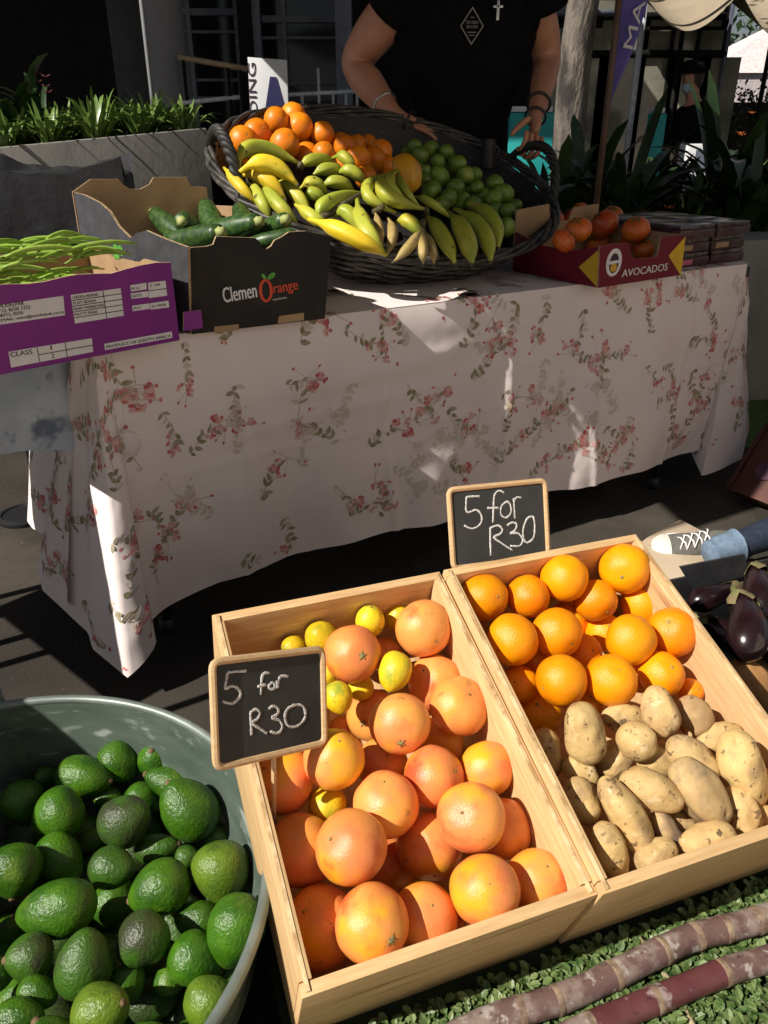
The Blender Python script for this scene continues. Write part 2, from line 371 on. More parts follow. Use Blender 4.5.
def scar(parent, r, z, star=True, m='stem_scar', k=1):
    mb = MB(); a = r * .085 * k
    mb.lathe([(a * .25, z - a * .3), (a * .9, z + a * .02), (a * .6, z + a * .22), (a * .12, z + a * .32)], 10, c1=True)
    if star:
        for i in range(5):
            q = 2 * pi * i / 5; c, s_ = math.cos(q), math.sin(q)
            mb.slab([(c * a * .5 - s_ * a * .3, s_ * a * .5 + c * a * .3, z), (c * a * .5 + s_ * a * .3, s_ * a * .5 - c * a * .3, z), (c * a * 1.7, s_ * a * 1.7, z - a * .12)], (0, 0, a * .18))
    return mb.build('stem_scar', M[m], parent, local=True)

class Pile:
    def __init__(s, p0, n, floor=None): s.p0 = V(p0); s.n = V(n).normalized(); s.it = []; s.floor = floor
    def add(s, x, y, r, h, **kw):
        d = dict(x=x, y=y, r=r, h=h, **kw); s.it.append(d); return d
    def solve(s, k=.94, rounds=60):
        for d in s.it:
            d['c'] = onpl(d['x'], d['y'], s.p0 + s.n * d['h'], s.n); d['ray'] = ray(d['x'], d['y'])
        for _ in range(rounds):
            mv = False
            for i, a in enumerate(s.it):
                for b in s.it[i + 1:]:
                    ra = a['r'] * depth(a['c']) / F_PX; rb = b['r'] * depth(b['c']) / F_PX
                    v = a['c'] - b['c']; gap = (ra + rb) * k - v.length
                    if gap > 0:
                        mv = True
                        lo = a if (a['c'] - s.p0).dot(s.n) < (b['c'] - s.p0).dot(s.n) else b
                        hi = b if lo is a else a
                        lo['c'] = lo['c'] + lo['ray'] * min(gap, .006)
            if not mv: break
        for d in s.it:
            d['R'] = d['r'] * depth(d['c']) / F_PX
            if s.floor is not None:
                hh = (d['c'] - s.p0).dot(s.n)
                if hh - d['R'] * d.get('low', 1) < s.floor: pass
        return s.it

# grapefruit: px, py, radius, height below the rim plane, look of the pole, label
G = Pile(F1.p, F1.n)
GF = [
 (424, 629, 29, -.040, (.45, .35), 'pale grapefruit with a small dark scar in the upper corner of its crate', 0),
 (353, 654, 29, -.040, (.38, -.10), 'grapefruit with greenish star scar between the lemons at the crate back', 0),
 (435, 682, 27.5, -.075, (-.5, -.6), 'pink blushed grapefruit beneath the pale one at the upper crate wall', 0),
 (372, 716, 26.5, -.085, (-.35, .05), 'grapefruit with a broad rough blossom scar tucked behind a red one', 0),
 (400, 724, 31, -.035, (.02, .42), 'reddish grapefruit with yellow top and a star scar low on its face', 0),
 (459, 706, 30, -.050, (.3, -.6), 'yellow tinged grapefruit with tiny specks against the upper right wall', 0),
 (343, 737, 22, -.095, (.7, .3), 'dark pink grapefruit just showing above the pear shaped one beside the chalkboard', 0),
 (334, 759, 31, -.030, (.2, -.75), 'pear shaped pink grapefruit with a yellow patch right beside the lower chalkboard', .25),
 (383, 764, 26, -.095, (.2, -.6), 'grapefruit deep in shade below the red one with the star scar', 0),
 (435, 777, 31, -.040, (.7, -.4), 'smooth glossy orange grapefruit at the crate middle above the yellow spotted one', 0),
 (440, 741, 24, -.095, (-.6, .2), 'shaded grapefruit mostly hidden under the yellow tinged one', 0),
 (386, 804, 33, -.045, (-.08, -.90), 'grapefruit with a faint scar on top and a round shadow on its lower side', 0),
 (351, 847, 36.5, -.025, (-.6, -.5), 'large plain grapefruit highest in the heap of the lower half', 0),
 (471, 817, 34.5, -.030, (-.38, -.45), 'grapefruit with a pink cheek and yellow flank near the right wall', 0),
 (503, 830, 30, -.085, (.5, .4), 'grapefruit half hidden behind the pink cheeked one against the right wall', 0),
 (487, 769, 28, -.060, (.3, .7), 'yellow topped grapefruit with a curved shadow across it against the right wall', 0),
 (301, 850, 36, -.060, (-.8, .1), 'grapefruit against the left wall with a sharp vertical shadow line', 0),
 (282, 780, 33, -.075, (-.5, -.6), 'grapefruit at the left wall right under the lower chalkboard with its stick', 0),
 (430, 846, 34, -.085, (.1, .6), 'big shaded grapefruit in the crate middle under the pink cheeked one', 0),
 (485, 891, 36, -.030, (-.3, .6), 'round even orange grapefruit with one bright glint near the front board', 0),
 (537, 881, 31, -.060, (.25, -.78), 'grapefruit with a greenish scar on top in the front right corner', 0),
 (386, 866, 31, -.095, (.5, .5), 'shaded grapefruit wedged behind the two biggest in the lower half', 0),
 (425, 916, 33, -.065, (.2, -.7), 'grapefruit with half its face in shadow at the front board centre', 0),
 (373, 924, 38, -.030, (.54, .02), 'yellow orange grapefruit with a green dimpled stem on its right side at the front', 0),
 (320, 926, 39, -.065, (-.4, -.7), 'large grapefruit in the front left corner half under its neighbour', 0),
 (463, 925, 24, -.110, (0, -.5), 'grapefruit glimpsed in the gap above the front board', 0),
 (386, 655, 17, -.105, (0, -.5), 'orange fruit in shade glimpsed behind the spotted lemon', 0),
]
for x, y, r, h, pole, lab, neck in GF: G.add(x, y, r, h, kind='g', pole=pole, lab=lab, neck=neck)
LM = [
 (321, 637, 16.5, -.050, (-.3, -.5), 'round bright lemon against the back board left of the star scarred grapefruit', 1.0),
 (370, 621, 16, -.045, (.05, -.85), 'greenish lemon with a knobbly tip standing against the back board', 1.12),
 (398, 617, 14, -.060, (.4, -.5), 'lemon peeping out behind the pale corner grapefruit', 1.0),
 (395, 671, 18, -.040, (-.25, .9), 'long spotted lemon tilted on end between two grapefruit', 1.22),
 (338, 697, 16, -.055, (.3, .85), 'plain yellow lemon with a pointed tip touching the chalkboard edge', 1.1),
 (293, 647, 12, -.075, (-.6, -.2), 'small lemon just above the top edge of the lower chalkboard', 1.0),
 (327, 674, 12, -.075, (-.4, .5), 'green tinged lemon half behind the upper corner of the chalkboard', 1.0),
 (361, 688, 13, -.080, (.1, .5), 'dull green lemon in shade below the star scarred grapefruit', 1.0),
 (327, 805, 19, -.085, (-.5, .2), 'yellow fruit showing between grapefruit below the pear shaped one', 1.0),
]
for x, y, r, h, pole, lab, e in LM: G.add(x, y, r, h, kind='l', pole=pole, lab=lab, e=e)
for i, d in enumerate(G.solve()):
    r = d['R']
    if d['kind'] == 'g':
        r = min(r, .056)
        o = citrus_mb(r, neck=d['neck'], seed=i).build('grapefruit', M['grapefruit']); o.location = d['c']
        o.rotation_mode = 'QUATERNION'; o.rotation_quaternion = orient(vdir(*d['pole'])); tag(o, d['lab'], 'grapefruit', 'grapefruit in the slanted crate')
        scar(o, r, r * (.905 + d['neck'] * .5), star=i in (1, 3, 4, 23), k=1.25 if i in (1, 3, 4, 23) else .6)
    else:
        o = citrus_mb(r * (1 if d['e'] == 1 else .93), n=28, flat=1, nip=.14, elong=d['e'], seed=i).build('lemon', M['lemon']); o.location = d['c']
        o.rotation_mode = 'QUATERNION'; o.rotation_quaternion = orient(vdir(*d['pole'])); tag(o, d['lab'], 'lemon', 'lemons among the grapefruit')
        scar(o, r, r * d['e'] * 1.03, star=False)

OR = Pile(F2.p, F2.n)
OG = [
 (485, 597, 24, -.040, (.5, -.1), 'orange with greenish stem end in the back left corner under the upper chalkboard'),
 (528, 596, 21.5, -.045, (-.05, -.5), 'smaller orange with a ringed navel second along the back board'),
 (564.6, 578, 23.8, -.030, (-.1, -.8), 'bright orange against the back board below the chalkboard corner'),
 (625, 569, 25.5, -.030, (-.4, .3), 'wide orange in the top right corner of its crate'),
 (596, 601, 21.5, -.050, (.4, .5), 'orange half shaded below the wide corner one'),
 (570, 619, 19.5, -.065, (-.3, -.5), 'orange peeping out between the middle rows at the back'),
 (512, 640, 26, -.030, (-.7, .35), 'large orange at the left wall in the second row'),
 (557, 633, 25, -.035, (.5, .35), 'smooth orange in the centre of the second row'),
 (643, 604, 22, -.055, (.3, -.5), 'orange under the wide corner one with a shadow on its right edge'),
 (673, 632, 25.2, -.035, (-.45, -.55), 'orange leaning on the right wall with pebbly skin'),
 (631, 640, 25.5, -.028, (.65, .35), 'orange with a dark stem dot on its lower right in the third row'),
 (605, 632, 19, -.080, (0, -.5), 'orange mostly hidden left of the dark dotted one'),
 (584, 653, 19, -.085, (.3, -.3), 'dark navel orange down in the gap of the middle row'),
 (561, 681, 26, -.030, (-.85, .2), 'orange with a pale tip on its left above the potatoes'),
 (612, 680, 26, -.028, (.1, -.6), 'orange with a soft dimple on top just above the potatoes'),
 (662, 674, 22.5, -.050, (.2, -.5), 'orange sunk between the wall and the potatoes'),
 (519, 684, 19, -.085, (-.4, -.3), 'shaded orange at the left wall below the large one'),
 (540, 713, 23, -.090, (-.3, -.6), 'deep shaded orange at the left wall beside the first potatoes'),
 (587, 703, 17, -.080, (0, -.6), 'orange sliver showing between two potatoes'),
 (690, 692, 14, -.080, (.4, -.4), 'small orange lit at one edge behind the potatoes at the wall'),
 (538, 661, 18, -.095, (0, -.5), 'orange in the dark gap below the second row'),
 (641, 676, 17, -.095, (0, -.5), 'orange hidden in the gap behind the dimpled one'),
]
for x, y, r, h, pole, lab in OG: OR.add(x, y, r, h, kind='o', pole=pole, lab=lab)
PT = [  # px, py, half length, half width, angle, h, dark, label
 (585, 733, 31, 23, 80, -.030, 0, 'plump pale potato at the head of the heap next to the oranges'),
 (637, 741, 20, 19.5, 60, -.030, 0, 'round smooth potato lying on a longer one near the oranges'),
 (625, 718, 24, 14, 5, -.055, 0, 'potato behind the round smooth one under the oranges'),
 (659, 712, 27, 18, 78, -.025, 0, 'upright potato with a dark scab at its top end'),
 (694, 715, 20, 17, 60, -.045, 1, 'scuffed grey brown potato right of the scabbed one'),
 (614, 759, 23, 18, -45, -.055, 0, 'tilted potato below the round smooth one'),
 (657, 760, 21, 16, 20, -.055, 0, 'small plain potato in the heap centre'),
 (694, 757, 30, 18, 35, -.035, 0, 'oval clean potato pointing down toward the right wall'),
 (720, 738, 24, 15, -15, -.055, 0, 'potato lying behind the biggest one near the wall'),
 (744, 768, 40, 22, 70, -.025, 0, 'biggest potato standing tall at the right edge'),
 (700, 793, 38, 23, 55, -.028, 1, 'long potato with a grey scuffed upper end'),
 (652, 791, 33, 20, 22, -.030, 0, 'smooth egg shaped potato lying across the middle'),
 (625, 815, 43, 20, 60, -.032, 0, 'long potato slanting down in the lower left of the heap'),
 (581, 801, 24, 18, 70, -.050, 0, 'potato half in shadow against the left wall'),
 (580, 774, 20, 14, 40, -.070, 0, 'shaded potato tucked by the left wall'),
 (549, 752, 25, 14, 75, -.070, 0, 'narrow potato in the shadow of the left wall beside the deep orange'),
 (609, 852, 31, 18, 70, -.045, 0, 'potato with one side in shade in the front left corner'),
 (656, 855, 23, 18, -25, -.045, 0, 'small potato resting against the front board'),
 (707, 839, 29, 18, -10, -.038, 0, 'rounded potato leaning on the front board'),
 (743, 813, 27, 19, 70, -.055, 0, 'potato below the biggest one at the right'),
 (668, 832, 26, 15, 60, -.065, 1, 'brownish potato deep between the long one and the rounded one'),
 (683, 823, 17, 12, 20, -.075, 0, 'potato glimpsed below the scuffed long one'),
 (764, 792, 22, 14, 75, -.065, 0, 'potato at the picture edge behind the biggest one'),
 (764, 815, 16, 11, 20, -.060, 0, 'little potato at the picture edge above the front board'),
 (785, 790, 26, 18, 40, -.050, 0, 'potato in the crate corner beyond the biggest one'),
 (640, 875, 24, 15, 10, -.110, 0, 'potato at the bottom by the front board'),
]
for x, y, a, b, ang, h, dk, lab in PT: OR.add(x, y, b, h, kind='p', a=a, ang=ang, dk=dk, lab=lab)
def potato_mb(a, b, seed):
    mb = MB(); off = V((seed * 2.1, seed * .7, seed * 1.9)); k, n = 26, 30; prof = []
    mb.lathe([(max(.02, math.sin(pi * i / k)) ** .86, -math.cos(pi * i / k)) for i in range(k + 1)], n, c0=True, c1=True)
    bend = random.Random(seed).uniform(-.18, .18); tap = random.Random(seed + 9).uniform(-.14, .14); vs = []
    for v in mb.v:
        v = V(v); d = 1 + mnoise.noise(v * .9 + off) * .24 + mnoise.noise(v * 2.1 + off) * .10 + mnoise.noise(v * 6 + off) * .022
        x = v.x * b * (1 + tap * v.z) * d + bend * b * (1 - v.z * v.z); dent = max(0, mnoise.noise(v * 3.1 + off * 2) - .42) * .55; d -= dent
        x -= v.x * b * dent; vs.append((x, v.y * b * .92 * (1 + tap * v.z) * d, v.z * a * (.9 + .1 * d)))
    mb.v = vs; return mb
for i, d in enumerate(OR.solve(.92)):
    r = d['R']; k = r / d['r']
    if d['kind'] == 'o':
        o = citrus_mb(min(r, .052), seed=i + 50, flat=.93 + .05 * random.random()).build('orange', M['orange']); o.location = d['c']
        o.rotation_mode = 'QUATERNION'; o.rotation_quaternion = orient(vdir(*d['pole'])); tag(o, d['lab'], 'orange', 'oranges in the slanted crate')
        scar(o, min(r, .052), min(r, .052) * .885, star=i == 12, k=1.05 if i % 2 else .7)
    else:
        o = potato_mb(d['a'] * k, r, i + 3).build('potato', M['potato_scuffed' if d['dk'] else 'potato']); o.location = d['c']
        q = R(d['ang']); ax = (VR * math.cos(q) - VU * math.sin(q) + VT * random.uniform(-.15, .25)).normalized()
        o.rotation_mode = 'QUATERNION'; o.rotation_quaternion = orient(ax); tag(o, d['lab'], 'potato', 'potatoes in the slanted crate')

# ---------------------------------------------------------------- chalk price boards
def chalk_sign(corners, strokes, cu, foot, label):
    TL, TR, BR, BL = corners
    u = ((TR - TL) + (BR - BL)).normalized(); n = u.cross((BL - TL)).normalized()
    if n.dot(VT) < 0: n = -n
    e = empty('chalkboard_sign', foot); tag(e, label, 'sign', 'chalkboard price signs')
    v = n.cross(u)
    O = (TL + BL) * .5
    mb = MB(); mb.slab([p - n * .002 for p in (TL, TR, BR, BL)], n * .003); mb.build('board', M['chalkboard'], e, smooth=False)
    mb = MB(); t = .0048; cen = (TL + TR + BR + BL) / 4
    def inset(p, k): return p
    pts = [TL, TR, BR, BL]; L = []
    for i, p in enumerate(pts):             # rounded corners
        a = (pts[i - 1] - p); b = (pts[(i + 1) % 4] - p); r_ = .010
        for j in range(5):
            s = j / 4; L.append(p + a.normalized() * r_ * (1 - s) ** 2 + b.normalized() * r_ * s ** 2)
    mb.tube(L, t, 8, closed=True, flat=1.0, up=n); mb.build('frame', M['sign_wood'], e, smooth=40)
    mb = MB(); bc = BL * .48 + BR * .52
    mb.tube([bc + (TL - BL) * .06 - n * .004, bc - n * .003, foot], .0035, 6); mb.build('stick', M['sign_wood'], e, smooth=40)
    mb = MB()
    for st in strokes:
        pts = [onpl(*cu(*p), TL + n * .0012, n) for p in st]
        P = []
        for i in range(len(pts) - 1):       # smooth the hand drawn line
            p0 = pts[max(i - 1, 0)]; p1 = pts[i]; p2 = pts[i + 1]; p3 = pts[min(i + 2, len(pts) - 1)]
            for s in (0, .25, .5, .75):
                P.append(.5 * ((2 * p1) + (p2 - p0) * s + (2 * p0 - 5 * p1 + 4 * p2 - p3) * s * s + (3 * p1 - p0 - 3 * p2 + p3) * s ** 3))
        P.append(pts[-1])
        mb.tube(P, [.0020 * random.uniform(.7, 1.2) for _ in P], 6, flat=.09, up=n)
    mb.build('chalk_lettering', M['chalk'], e)
    return e
S1 = [[(245, 183), (190, 186), (135, 192)], [(133, 192), (126, 240), (120, 285), (165, 272), (205, 300), (205, 335), (160, 375), (105, 362)],
      [(382, 196), (352, 196), (336, 225), (330, 322)], [(310, 276), (362, 262)], [(397, 250), (378, 270), (386, 290), (410, 284), (412, 260), (395, 250)],
      [(424, 240), (430, 285)], [(429, 270), (440, 225), (455, 213), (492, 215)],
      [(268, 430), (272, 500), (275, 562)], [(266, 432), (300, 408), (324, 430), (310, 465), (278, 490), (320, 520), (366, 552)],
      [(375, 408), (405, 390), (434, 410), (425, 440), (395, 460), (440, 475), (456, 515), (430, 550), (385, 540)],
      [(530, 382), (485, 410), (472, 460), (490, 505), (540, 510), (585, 470), (592, 420), (570, 385), (522, 384)]]
S2 = [[(255, 168), (210, 169), (168, 172)], [(170, 172), (172, 268), (235, 255), (268, 300), (255, 350), (205, 375), (155, 355)],
      [(412, 147), (380, 132), (350, 160), (343, 240), (340, 337)], [(302, 243), (380, 243)], [(432, 200), (395, 230), (392, 285), (425, 305), (455, 270), (450, 220), (428, 200)],
      [(472, 180), (476, 240), (480, 312)], [(475, 205), (490, 175), (522, 178)],
      [(322, 370), (323, 460), (326, 547)], [(320, 372), (370, 355), (400, 380), (385, 410), (345, 430), (400, 472), (467, 516)],
      [(430, 355), (465, 335), (492, 350), (480, 385), (450, 405), (500, 405), (530, 445), (510, 485), (450, 485)],
      [(597, 295), (560, 310), (535, 370), (535, 435), (560, 465), (600, 430), (607, 350), (597, 295)]]
def incr(fr, x, y, h): return onpl(x, y, fr.p + fr.n * h, fr.n)
# board 1 stands in the grapefruit crate, board 2 in the orange crate
f1 = incr(F1, 274, 822, -.085); d1 = depth(f1)
c1 = [atd(212, 662, d1 - .115), atd(322, 649, d1 - .015), atd(324, 742.5, d1 - .015), atd(216, 768, d1 - .115)]
chalk_sign(c1, S1, lambda x, y: (205 + x * .1693, 640 + y * .1693), f1, 'black chalkboard reading 5 for R30 standing in the grapefruit crate')
f2 = incr(F2, 502, 622, -.10); d2 = depth(f2)
c2 = [atd(448.6, 490, d2 - .04), atd(544.5, 480.5, d2 + .015), atd(548, 556, d2 + .015), atd(453.5, 568.5, d2 - .04)]
chalk_sign(c2, S2, lambda x, y: (440 + x * .15625, 470 + y * .15625), f2, 'black chalkboard reading 5 for R30 standing in the orange and potato crate')
# ================================================================ tub of avocados
TC = V((-.520, .675, 0)); TR_, TZ = .372, .286
e = empty('galvanised_tub', TC); tag(e, 'round grey galvanised tub heaped with avocados on the ground', 'tub')
MT = Matrix.Translation(TC)
mb = MB(); mb.lathe([(.29, .012), (.30, .0), (.325, .08), (.345, .16), (.352, .165), (.349, .17), (.364, .245), (TR_, TZ), (TR_ - .006, TZ), (.358, .245), (.343, .17), (.339, .16), (.318, .08), (.295, .02)], 96, MT, c0=True, c1=True)
mb.build('body', M['galvanised'], e, smooth=50)
mb = MB(); mb.tube([TC + V((TR_ * math.cos(2 * pi * i / 96), TR_ * math.sin(2 * pi * i / 96), TZ)) for i in range(96)], .0075, 10, closed=True); mb.build('rim', M['rim_metal'], e)
mb = MB(); q = R(104)       # vertical seam on the inside
mb.box((-.007, -.003, .03), (.007, .003, TZ - .01), Matrix.Translation(TC + V((.3475 * math.cos(q), .3475 * math.sin(q), 0))) @ Matrix.Rotation(q - pi / 2, 4, 'Z') @ Matrix.Rotation(.19, 4, 'X') @ Matrix.Translation((0, 0.012, 0)))
mb.build('seam', M['galvanised'], e, smooth=False, bevel=.001)
for a0 in (118, 298):       # wire bail handles
    mb = MB(); pts = []
    for i in range(15):
        s = i / 14; a = R(a0 - 11 + 22 * s); h = math.sin(pi * s) ** .35
        pts.append(TC + V(((TR_ + .012 + .05 * h) * math.cos(a), (TR_ + .012 + .05 * h) * math.sin(a), TZ - .03 + .055 * h)))
    mb.tube(pts, .0035, 8); mb.build('wire_handle', M['rim_metal'], e)
T = Pile((0, 0, .205), (0, 0, 1))
AV = [ # px py a b angle(narrow stem end direction, image degrees down) h tone label toward
 (155, 757, 17, 17, -90, -.01, 0, 'small round avocado seen end on near the far rim', .8),
 (119, 762, 22, 18, 48, -.015, 0, 'avocado with its stem stub pointing at the seam side centre near the far rim', 0),
 (84, 777, 29, 19.5, 5, -.015, 0, 'broad bumpy avocado lying flat in the far row', .1),
 (47, 778, 12, 11, 0, -.04, 0, 'small avocado in the far row beside the shaded wall', 0),
 (23, 802, 21, 20, 60, -.03, 0, 'plump avocado at the shaded wall of the tub', .3),
 (57.6, 814, 25, 24, 150, -.005, 0, 'round bumpy green avocado with its stem toward the plump one', .2),
 (126, 820, 27, 24, -35, 0, 2, 'dull dark green avocado raised in the upper middle', .2),
 (188, 808, 34, 25.5, 235, .005, 0, 'large pear shaped avocado leaning with a brown stem at its upper left', .1),
 (170, 783, 27, 15, 200, -.03, 0, 'avocado lying behind the large leaning one', 0),
 (107, 797, 14, 10, -10, -.05, 0, 'small avocado with a stem stub in a dark gap', 0),
 (142, 800, 18, 15, 30, -.05, 0, 'shaded avocado behind the dull dark one', 0),
 (92, 840, 15, 11, -20, -.06, 1, 'bright sliver of avocado in the dark gap of the upper middle', 0),
 (60, 858, 27, 20, 40, -.03, 0, 'avocado with a curved shadow below the round bumpy one', .1),
 (15, 871, 26, 25, 80, 0, 0, 'big glossy avocado at the edge of view with rough skin', .4),
 (113, 868, 23.5, 19.5, 0, -.005, 2, 'dark grey green avocado with a spot on its tip in the centre', .2),
 (159, 889, 31, 25, 160, 0, 0, 'large oval avocado with a white glint in the centre right', .1),
 (221, 872, 30, 26.5, 80, 0, 1, 'yellowish green avocado against the sunlit wall', .2),
 (157, 848, 23, 13, -10, -.05, 2, 'grey avocado lying low behind the large oval one', 0),
 (188, 857, 13, 11, 0, -.055, 2, 'small grey green avocado between the oval and the yellowish one', 0),
 (56, 909, 40, 26, 170, .005, 0, 'long pear shaped avocado with stem pointing to the outer wall', 0),
 (235, 932, 37, 27, 105, .005, 0, 'large smooth green avocado at the sunlit wall with stem below', 0),
 (197, 920, 23, 18, 190, -.035, 0, 'avocado half hidden behind the large smooth one', 0),
 (142, 940, 27, 24.5, 140, 0, 2, 'ripe purple brown avocado with a pale stem scar', .4),
 (196, 960, 28, 23.5, 25, 0, 0, 'round avocado with its neck tucked under the large smooth one', 0),
 (84, 963, 34, 26, -85, .005, 2, 'purplish lower and green upper avocado standing with its fat end down', 0),
 (29, 957, 23, 22, 190, -.01, 2, 'dark olive avocado with two scars near the edge of view', .4),
 (38, 993, 21, 15, 15, -.02, 0, 'bumpy avocado with a thick pale stem stub to the right', .1),
 (127, 980, 19, 18, -60, -.03, 0, 'avocado in front of the ripe brown one, partly shaded', 0),
 (169, 979, 14, 15, -80, -.05, 0, 'shaded avocado between two in the near row', 0),
 (208, 1004, 25, 24, 100, -.005, 1, 'glossy bright green avocado near the lower rim', .2),
 (102, 1011, 30, 25.5, -30, .005, 1, 'bright yellow green avocado at the bottom of view', .2),
 (20, 1018, 25, 18, 0, -.01, 0, 'green avocado cut by the bottom corner of view', 0),
 (230, 975, 12, 10, 0, -.05, 2, 'small dark avocado under the large smooth one at the wall', 0),
 (-2, 975, 15, 16, 0, -.03, 0, 'avocado edge beside the dark olive one at the edge of view', 0),
 (218, 838, 14, 12, 0, -.05, 2, 'dark avocado tucked behind the yellowish one', 0),
]
for x, y, a, b, ang, h, tone, lab, tw in AV: T.add(x, y, b, h, kind='a', a=a, ang=ang, tone=tone, lab=lab, tw=tw)
_rr = random.Random(8)
for i in range(46):
    a_ = 2.4 * i; d_ = .31 * math.sqrt((i + .5) / 46); T.it.append(dict(world=TC + V((d_ * math.cos(a_), d_ * math.sin(a_), .085 + _rr.uniform(-.012, .012))), kind='a', ang=_rr.uniform(0, 360), tone=_rr.choice((0, 2)), lab='avocado buried in the dark gaps beneath the top layer of the tub', tw=0))
for x, y in ((30, 838), (90, 880), (20, 905), (110, 905), (135, 855), (175, 930), (110, 930), (60, 938), (60, 990), (150, 1000), (0, 940), (75, 835), (5, 840), (140, 780), (235, 895), (150, 965)):
    T.add(x, y, 21, -.095, kind='a', a=27, ang=random.uniform(0, 360), tone=random.choice((0, 2)), lab='avocado buried in the dark gaps beneath the top layer of the tub', tw=0)
for x, y in ((-45, 830), (-50, 880), (-40, 930), (-45, 985), (50, 1045), (150, 1050), (-10, 1050), (200, 1045)):
    T.add(x, y, 24, -.01, kind='a', a=29, ang=random.uniform(0, 360), tone=0, lab='avocado at the outer side of the tub beyond the picture edge', tw=0)
def avocado_mb(a, b, seed):
    mb = MB(); k, n = 30, 36; prof = []
    for i in range(k + 1):
        t = pi * i / k; z = -math.cos(t); prof.append((max(.012, math.sin(t) ** .95) * (1 - .17 * z - .10 * max(0, z) ** 2), z))
    mb.lathe(prof, n, c0=True, c1=True); off = V((seed * 1.7, seed, seed * .3)); vs = []
    for v in mb.v:
        v = V(v); d = 1 + mnoise.noise(v * 1.2 + off) * .05 + mnoise.noise(v * 7 + off) * .010 + mnoise.noise(v * 15 + off) * .007
        vs.append((v.x * b * d, v.y * b * d, v.z * a * (1 + (d - 1) * .5)))
    mb.v = vs; return mb
_deep = [d for d in T.it if 'world' in d]; T.it = [d for d in T.it if 'world' not in d]
T.solve(.90)
for d in _deep:
    d['c'] = d['world']; d['R'] = .031; d['r'] = .031; d['a'] = .040
for i, d in enumerate(T.it + _deep):
    r = d['R']; k = r / d['r']; a = d['a'] * k
    o = avocado_mb(a, r * 1.05, i).build('avocado', M[('avocado_green', 'avocado_lime', 'avocado_dark')[d['tone']]]); o.location = d['c']
    q = R(d['ang']); ax = (VR * math.cos(q) - VU * math.sin(q) + VT * d['tw'] * 1.6).normalized()
    o.rotation_mode = 'QUATERNION'; o.rotation_quaternion = orient(ax); tag(o, d['lab'], 'avocado', 'avocados in the tub')
    if i % 5 in (1, 4): continue
    mb = MB(); mb.lathe([(.0062, a * .955), (.0052, a * .985), (.0042, a * .985 + .0022), (.0022, a * .985 + .003)], 9, c1=True); mb.build('stem', M['stem_brown'], o, local=True)
# ================================================================ ground, display bench, leaf mat, canes
mb = MB(); mb.grid(lambda a, b: V((-60 + 120 * a, -40 + 120 * b, 0)), 8, 8); tag(mb.build('ground', M['ground']), kind='structure')
mb = MB(); mb.grid(lambda a, b: V((-9 + 18 * a, -14 + 13.5 * b, .004)), 4, 4); tag(mb.build('plaza', M['plaza_stone']), kind='structure')
def loc12(x, y, z=0):            # plan position in the crates' axes
    o = V((-.085, .513, 0)); u = V((math.cos(.348), math.sin(.348), 0)); b = V((-u.y, u.x, 0)); return o + u * x + b * y + V((0, 0, z))
MZ = .150
e = empty('display_bench', loc12(.6, .2)); tag(e, 'low black bench under the slanted crates and the leafy mat', 'bench')
def lbox(name, a, b, z0, z1, m, parent, bevel=.003):
    mb = MB(); mb.hexa([loc12(a[0], a[1], z0), loc12(b[0], a[1], z0), loc12(b[0], b[1], z0), loc12(a[0], b[1], z0)], [loc12(a[0], a[1], z1), loc12(b[0], a[1], z1), loc12(b[0], b[1], z1), loc12(a[0], b[1], z1)])
    return mb.build(name, M[m], parent, smooth=35, bevel=bevel)
lbox('bench_top', (-.005, -.42), (1.28, .60), MZ - .03, MZ, 'black_plastic', e)
for x in (.03, 1.2):
    for y in (-.38, .52): lbox('leg', (x, y), (x + .05, y + .05), 0, MZ - .0305, 'black_plastic', e)
# the crates' backs rest on an upturned black crate
e = empty('prop_crate', loc12(.4, .43)); tag(e, 'dark upturned crate propping up the backs of both wooden crates', 'crate')
lbox('front_panel', (.06, .36), (.78, .38), MZ, .285, 'black_plastic', e); lbox('back_panel', (.06, .56), (.78, .58), MZ, .285, 'black_plastic', e); lbox('top_panel', (.06, .40), (.78, .54), .262, .285, 'black_plastic', e)
# leafy ground cover
mb = MB(); rr = random.Random(3)
mb.mi = 1; mb.grid(lambda a, b: loc12(-.01 + 1.30 * a, -.425 + .66 * b, MZ + .003), 2, 2); mb.mi = 0
def leaf(c, sz, yaw, pit):
    q = Quaternion((0, 0, 1), yaw) @ Quaternion((0, 1, 0), pit)
    P = [(0, 0, 0), (.35, -.32, .06), (.8, -.28, .03), (1.05, 0, -.08), (.8, .28, .03), (.35, .32, .06)]
    mb.add([c + q @ (V(p) * sz) for p in P], [(0, 1, 2, 3), (0, 3, 4, 5)])
for _ in range(21000):
    x = rr.uniform(-.01, 1.0); y = rr.uniform(-.40, .045)
    if x < .06 and y < -.2 and rr.random() < .5: continue
    hgt = mnoise.noise(V((x * 9, y * 9, 0))) * .006 + .008
    leaf(loc12(x, y, MZ + max(.003, hgt) + rr.uniform(-.003, .010)), rr.uniform(.007, .0165) * (1.25 if rr.random() < .06 else 1), rr.uniform(0, 6.28), rr.uniform(-.75, .45))
tag(mb.build('leaf_mat', [M['mat_leaf'], M['mat_base']], smooth=False), 'mat of small green leaves under the sugar canes', 'ground cover', kind='stuff')

